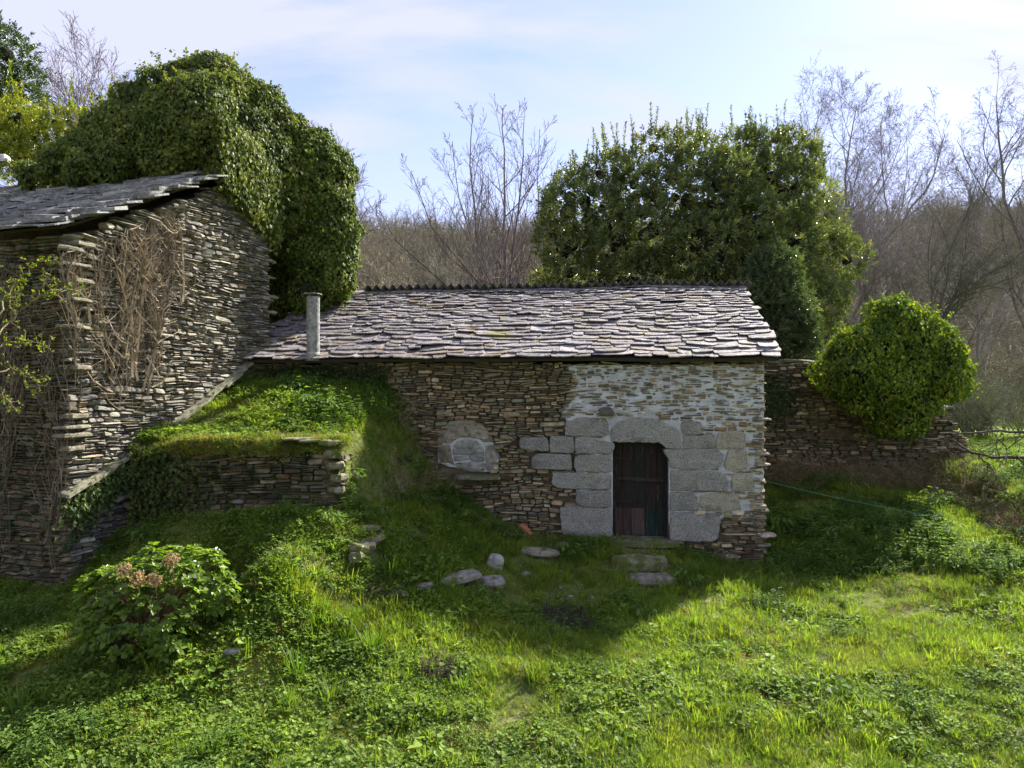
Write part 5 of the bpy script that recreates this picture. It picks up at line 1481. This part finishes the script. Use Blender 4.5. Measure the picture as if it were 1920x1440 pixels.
# moss, straw and grass hanging over the edge of the retaining wall
n = 1500; xe = g.uniform(-5.7, -2.65, n); ye = 11.62 + g.uniform(-.02, .28, n); ze = 1.93 - np.abs(g.normal(0, .07, n)) * (ye < 11.7) - .25 * np.maximum(0, -5.2 - xe) + (ye - 11.7) * .3
ie = g.choice([16, 17, 16, 17, 14, 15, 4, 5, 9], n)
scatter('moss', CV_, np.stack([xe, ye, ze], 1), np.stack([g.normal(.9, .35, n) * (ye < 11.7), g.normal(0, .3, n), g.uniform(-.6, .6, n)], 1), g.uniform(.7, 1.4, n), ie, label='yellow moss and straw fringing the top of the retaining wall')
# field beyond the bank
X = g.uniform(10.4, 24, 9000); Y = g.uniform(11, 27, 9000); q = (X / Y < .78); X, Y = X[q], Y[q]; Z = H(X, Y); n = len(X)
scatter('field_grass', [CV_[4], CV_[5]], np.stack([X, Y, Z - .01], 1), np.stack([np.zeros(n), np.zeros(n), g.uniform(0, 6.28, n)], 1), g.uniform(.8, 1.3, n), g.integers(0, 2, n), label='short bright grass of the field beyond the bank')

# dead bracken and bramble at the foot of the garden wall and on the bank
def bracken(seed, col):
    g = random.Random(seed); out = []
    cfg = dict(seg=[.2, .12], wander=[.25, .35], up=[-.02, -.05], n=[1, 6], **{'from': [.2], 'ang': [(.5, 1.2)], 'len': [.4]}, rmin=.003, rr=.6)
    for i in range(12):
        th = g.uniform(0, 6.28); branch(out, Vector((g.gauss(0, .1), g.gauss(0, .1), 0)), Vector((math.cos(th), math.sin(th), g.uniform(.3, 1.5))).normalized(), g.uniform(.3, .7), .007, 0, cfg, g)
    return tubes(out, 0, 9, col, g, sides=(3, 3, 3)).mesh('bracken', M['vine'])
BR = [bracken(1, (.23, .175, .085)), bracken(2, (.18, .145, .07)), bracken(3, (.27, .225, .12))]
pts = []
for i in range(270):
    x = g.uniform(4.9, 10.2); y = 18.7 - (x - 4.9) * .16 - abs(g.normal(0, .55)); pts.append((x, y, float(H(x, y))))
for i in range(110):
    y = g.uniform(10.5, 18.3); x = g.normal(10.0, .28); pts.append((x, y, float(H(x, y))))
for i in range(12):
    x = g.uniform(-2.3, -1.6); y = g.uniform(13.2, 14.3); pts.append((x, y, float(H(x, y))))
n = len(pts)
scatter('bracken_litter', BR, pts, np.stack([g.normal(0, .3, n), g.normal(0, .3, n), g.uniform(0, 6.28, n)], 1), g.uniform(.5, 1.15, n), g.integers(0, 3, n), label='dead brown bracken and bramble under the garden wall and on the bank')

# small ivy trails on walls
def ivy_patch(label, pts, nn, seed, cols, size=(.04, .075)):
    gl = np.random.default_rng(seed); n = len(pts); a = Acc(); L = gl.uniform(size[0], size[1], n)
    d = np.stack([gl.normal(0, .5, n), gl.normal(0, .5, n), -np.ones(n)], 1)
    leaves(a, pts, d, nrm(np.asarray(nn) + gl.normal(0, .35, (n, 3))), L, L * .95, pal(n, gl, cols, [1] * len(cols)), 'ivy', fold=.2)
    o = a.build('ivy_trail', M['ivy']); return props(o, label, 'ivy', 'small ivy trails on the walls')
gl = np.random.default_rng(61)
n = 900; s_ = gl.normal(1.75, .42, n); z_ = gl.normal(2.45, .32, n)
ivy_patch('blue green ivy patch on the garden wall beside the cottage corner', gwf(np.stack([s_, -.06 - .05 * gl.random(n), z_], 1)), [0, -1, .2], 1, [(.05, .085, .04), (.07, .11, .045)])
n = 1500; f = gl.random(n); s_ = A0[0] + (A1[0] - A0[0]) * (.55 + .45 * f) + gl.normal(0, .16, n); z_ = A0[1] + (A1[1] - A0[1]) * (.55 + .45 * f) - .18 - np.abs(gl.normal(0, .28, n)) * f
ivy_patch('ivy trailing below the diagonal slab course of the old gable', hf(np.stack([s_, -.1 - .12 * gl.random(n), z_], 1)), [.9, -.3, .3], 2, [(.05, .08, .025), (.09, .13, .04), (.035, .06, .02)])
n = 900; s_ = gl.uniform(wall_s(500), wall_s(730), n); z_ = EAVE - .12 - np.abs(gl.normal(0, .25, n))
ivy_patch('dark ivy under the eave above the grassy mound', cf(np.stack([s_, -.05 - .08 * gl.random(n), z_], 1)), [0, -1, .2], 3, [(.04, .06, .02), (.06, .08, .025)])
n = 1300; xx = -6.0 + np.abs(gl.normal(0, .55, n)); zz_ = gl.uniform(.75, 1.95, n) - .25 * (xx + 6)
ivy_patch('ivy and weeds at the end of the retaining wall next to the old gable', np.stack([xx, 11.60 - .15 * gl.random(n), zz_], 1), [0, -1, .3], 4, [(.04, .07, .02), (.07, .10, .03), (.10, .10, .03)])
n = 2200; yy = gl.uniform(10.5, 17.5, n); xx = 9.72 - .12 * gl.random(n) + .25 * gl.random(n); zz_ = H(xx, yy) + .05 + .1 * gl.random(n)
ivy_patch('pale ivy creeping over the low stone bank', np.stack([xx, yy, zz_], 1), [-.6, -.5, .7], 5, [(.07, .10, .035), (.12, .14, .06), (.05, .08, .03)])

# ------------------------------------------------------------------ strap leaved clumps
SC_ = [(.075, .15, .02), (.10, .19, .025), (.13, .21, .03)]
clumps = [((440, 1105), .22, 'strap leaved clump beside the hydrangea on its right'), ((735, 1085), .26, 'dark grassy tuft below the mossy step, left of the flat grey slab'),
    ((700, 1230), .30, 'tallest strap leaved clump in the middle of the yard'), ((655, 1205), .27, 'strap leaved clump just left of the tallest one'), ((560, 1270), .24, 'strap leaved clump below and left of the tallest one'),
    ((600, 1180), .22, 'small strap leaved clump on the shadow edge'), ((35, 1350), .26, 'strap leaved clump in the lower left corner'), ((390, 1425), .22, 'strap leaved clump cut by the bottom photo edge'),
    ((545, 1335), .22, 'strap leaved clump near the bottom, below the others'), ((1000, 1110), .22, 'upright tuft in the shade below the pale rock'), ((1000, 1280), .22, 'strap leaved clump at the shadow edge below the door'),
    ((870, 1300), .2, 'strap leaved clump among the clover at bottom centre'), ((620, 1320), .2, 'low strap leaved clump between two larger ones'), ((1310, 1080), .2, 'dark strap leaved tuft at the cottage corner')]
for i, ((px_, py_), h_, lab) in enumerate(clumps):
    b0 = ground_at(px_, py_); a = blade_tuft(700 + i, 52, h_ * 1.45, .018, .13, SC_, .42)
    o = a.build('strap_leaf_clump', M['grass']); o.location = b0 - [0, 0, .01]; props(o, lab, 'plant', 'strap leaved clumps in the yard')
for i, ((px_, py_), lab) in enumerate([((605, 1100), 'pale rosette of broad leaves on the bank beside the tufts'), ((755, 1010), 'dark rosette of broad leaves below the retaining wall corner'), ((755, 870), 'grey green rosette by the foot of the mound near the arch'), ((540, 945), 'broad leaved tuft at the base of the retaining wall')]):
    b0 = ground_at(px_, py_); a = leafy(720 + i, 24, .14, .10, (.10, .19), [(.10, .16, .035), (.075, .125, .04), (.14, .19, .05)], shape='oval', wr=.36, stems=False)
    o = a.build('leaf_rosette', M['weed']); o.location = b0; props(o, lab, 'plant', 'leaf rosettes')

# ------------------------------------------------------------------ stone crumbs on the worn ground
CR = []
for i in range(4):
    a = Acc(); rubble(a, (0, 0, 0), (1, .75, .4), 900 + i, [(.26, .24, .19), (.21, .19, .15), (.30, .28, .24), (.18, .15, .11)][i], n=9); CR.append(a.mesh('crumb', M['rock']))
q = [ground_at(g.normal(900, 190), g.uniform(930, 1130)) for i in range(170)] + [ground_at(g.uniform(200, 1900), g.uniform(1100, 1430)) for i in range(50)]
q = np.array(q); q = q[~blocked(q[:, 0], q[:, 1])]; n = len(q)
scatter('rubble', CR, q + [0, 0, .004], np.stack([g.normal(0, .25, n), g.normal(0, .25, n), g.uniform(0, 6.28, n)], 1), g.uniform(.03, .11, n), g.integers(0, 4, n), label='small stone rubble strewn over the worn yard')

# ------------------------------------------------------------------ loose stones, slabs and bits
def loose(name, px_, py_, size, label, cat, mat='rock', col=(.3, .29, .27), rot=0.0, tilt=(0, 0), seed=0, flat=True, lift=.42, rough=.2, group=None, n=9):
    b0 = ground_at(px_, py_); a = Acc(); rubble(a, (0, 0, 0), size, seed, col, rot, tilt, flat_top=flat, rough=rough, n=n)
    o = a.build(name, M[mat]); o.location = b0 + [0, 0, size[2] * lift]; return props(o, label, cat, group)
GS = 'stones lying in the yard'
loose('field_stone', 930, 1066, (.30, .26, .24), 'whitish angular rock standing in the grass', 'rock', 'rock', (.36, .335, .28), .3, (.1, .2), 801, True, .4, group=GS, n=6)
loose('flat_slab', 860, 1092, (.66, .42, .11), 'large flat grey slab lying tilted in the grass', 'slab', 'rock', (.24, .215, .17), .35, (.05, -.15), 802, True, .6, group=GS)
loose('flat_slab', 797, 1104, (.32, .24, .10), 'small grey slab at the end of the large tilted one', 'slab', 'rock', (.21, .19, .15), .2, (0, -.1), 803, group=GS)
loose('flat_slab', 745, 1116, (.32, .2, .07), 'mossy brown slab sunk in the turf, leftmost of the slabs', 'slab', 'moss_rock', (.22, .17, .12), .1, (0, 0), 804, group=GS)
loose('field_stone', 922, 1098, (.44, .34, .17), 'rounded grey stone below the whitish rock', 'rock', 'rock', (.24, .22, .18), .1, (0, 0), 805, False, group=GS)
loose('flat_slab', 1012, 1040, (.62, .4, .12), 'buff flat stone in the turf left of the doorway', 'slab', 'rock', (.27, .24, .17), -.05, (0, .05), 806, group=GS)
loose('flat_slab', 1055, 1024, (.32, .2, .06), 'brown slab leaning against the wall foot near the brick', 'slab', 'schist', (.17, .14, .11), .2, (.2, -.1), 807, group=GS)
loose('step_slab', 1199, 1066, (1.04, .46, .30), 'upper mossy stone step below the door threshold', 'step', 'moss_rock', (.19, .175, .10), -.08, (0, 0), 808, True, .22, .07, 'stone steps', 16)
loose('step_slab', 1222, 1092, (.80, .40, .16), 'lower flat stone step in the grass', 'step', 'rock', (.21, .185, .14), -.03, (0, 0), 809, True, .3, .1, 'stone steps', 14)
loose('field_stone', 1366, 1046, (.40, .22, .11), 'pale tan stone at the foot of the cottage corner', 'rock', 'rock', (.40, .35, .27), 0, (0, 0), 810, False, .4, group=GS)
loose('field_stone', 663, 905, (.26, .22, .09), 'mossy round stone beside the retaining wall corner', 'rock', 'moss_rock', (.25, .22, .12), .3, (.1, 0), 811, False, .6, group=GS)
loose('field_stone', 440, 1225, (.24, .16, .06), 'thin grey stone in the foreground grass', 'rock', 'rock', (.28, .27, .24), .2, (0, 0), 812, group=GS)
loose('field_stone', 985, 1080, (.16, .13, .08), 'small grey stone above the rounded one', 'rock', 'rock', (.24, .23, .21), .6, (0, 0), 813, False, group=GS)
for i, (px_, py_) in enumerate([(692, 1026), (676, 1038), (704, 1012), (668, 1054), (690, 996)]):
    loose('bank_stone', px_, py_, (.24 + .09 * (i % 3), .3 - .05 * (i % 2), .10 + .05 * (i % 2)), ['middle stone in the little stack at the bank edge', 'second lowest stone in the little stack at the bank edge', 'second highest stone in the little stack at the bank edge', 'lowest stone in the little stack at the bank edge', 'topmost stone in the little stack at the bank edge'][i], 'rock', 'moss_rock', (.19, .16, .12), .9 * i, (.25 - .2 * (i % 3), .3 * (i % 2)), 830 + i, True, .3, group='stones of the bank edge')
# terracotta brick lying on the slope
b0 = ground_at(986, 1004); a = Acc()
box(a, (-.15, -.06, -.03), (.15, .06, .04), None, (.40, .16, .075)); o = a.build('brick', M['terracotta']); o.location = b0 + [0, 0, .09]; o.rotation_euler = (.15, .6, -.6); props(o, 'orange terracotta brick lying on the slope by the wall', 'brick')
md = o.modifiers.new('edge', 'BEVEL'); md.width = .008; md.segments = 2
# slate leaning on the wall right of the threshold
a = Acc(); V, Fc = slate_proto(random.Random(4)); sx, sz = wall_sz(1281, 1052)
pts4 = cf(np.stack([sx + V[:, 0] * .22, -.12 + V[:, 1] * .06 - V[:, 2] * .02, sz - .06 + V[:, 1] * .28], 1)); a.add(pts4, Fc, (.17, .18, .22)); o = a.build('loose_slate', M['slate_old']); props(o, 'blue grey slate leaning on the wall right of the steps', 'slate')
# pale slab sticking out at the cottage corner
a = Acc(); c0 = cf([[S1 + .02, .02, wall_sz(1434, 1003)[1]]])[0]; rubble(a, c0, (.36, .34, .06), 851, (.42, .34, .26)); o = a.build('corner_slab', M['rock']); attach(o, front_wall)
for i, z_ in enumerate([1.55, 1.35, 2.2, .5, -.15]):
    a = Acc(); rubble(a, cf([[S1 - .05, .06, z_]])[0], (.3, .3, .05), 853 + i, (.26, .22, .17)); o = a.build('corner_slab', M['rock']); attach(o, front_wall)

# clothes line from the cottage corner to a post beyond the frame
p0 = cf([[S1 - .01, -.03, 1.06]])[0]; p1 = np.array([10.6, 10.3, .55]); f = np.linspace(0, 1, 40)[:, None]
q = p0 + (p1 - p0) * f; q[:, 2] -= .22 * 4 * (f * (1 - f))[:, 0]
a = Acc(); tube(a, q, .003, 5, (.1, .3, .2)); o = a.build('clothes_line', M['cable']); props(o, 'thin green line stretched from the cottage corner across the slope', 'line')
pz = float(H(10.6, 10.3)); a = Acc(); tube(a, [(10.6, 10.3, pz - .2), (10.6, 10.3, pz + .4), (10.61, 10.3, .75)], [.05, .05, .045], 8, (.2, .17, .13)); o = a.build('line_post', M['timber']); props(o, 'short wooden post holding the green line', 'post')

# bare limbs hanging over the bank in front of the field
g2 = random.Random(44); out = []
cfgb = dict(seg=[.3, .2, .15], wander=[.08, .2, .25], up=[-.02, .04, .0], n=[1, 5, 3], **{'from': [.2, .2], 'ang': [(.5, 1.1), (.5, 1.1)], 'len': [.5, .5]}, rmin=.004, rr=.6)
for line, r_ in (([(2000, 862), (1920, 858), (1860, 858), (1820, 848), (1790, 826), (1760, 822)], .035), ([(2000, 800), (1920, 812), (1860, 808), (1800, 815), (1760, 812)], .03), ([(1830, 850), (1850, 870), (1866, 892)], .016), ([(1905, 856), (1925, 880), (1960, 900)], .018), ([(1880, 812), (1882, 830), (1890, 846)], .014)):
    w = [Vector(P(x, y, 13.6)) for x, y in line]; m = len(w)
    pts_ = [w[min(m - 2, int(t))].lerp(w[min(m - 2, int(t)) + 1], t - min(m - 2, int(t))) + Vector((g2.gauss(0, .012), g2.gauss(0, .05), g2.gauss(0, .012))) for t in np.linspace(0, m - 1, m * 3)]
    rr_ = [r_ * (1 - .6 * i / len(pts_)) for i in range(len(pts_))]; out.append((0, pts_, rr_))
    for j in range(9):
        i = g2.randrange(2, len(pts_)); branch(out, pts_[i], Vector((g2.gauss(-.3, .6), g2.gauss(0, .6), g2.gauss(0, .5))).normalized(), g2.uniform(.25, .7), .009, 1, cfgb, g2)
bl_ = P(2000, 862, 13.6); e = empty('drooping_branch', (bl_[0], bl_[1], bl_[2]), 'dark bare limbs drooping over the bank in front of the bright field', 'branch')
tubes(out, 0, 0, (.07, .06, .045), g2).build('limbs', M['bark'], e, smooth=True); tubes(out, 1, 9, (.08, .065, .05), g2).build('twigs', M['twig'], e)
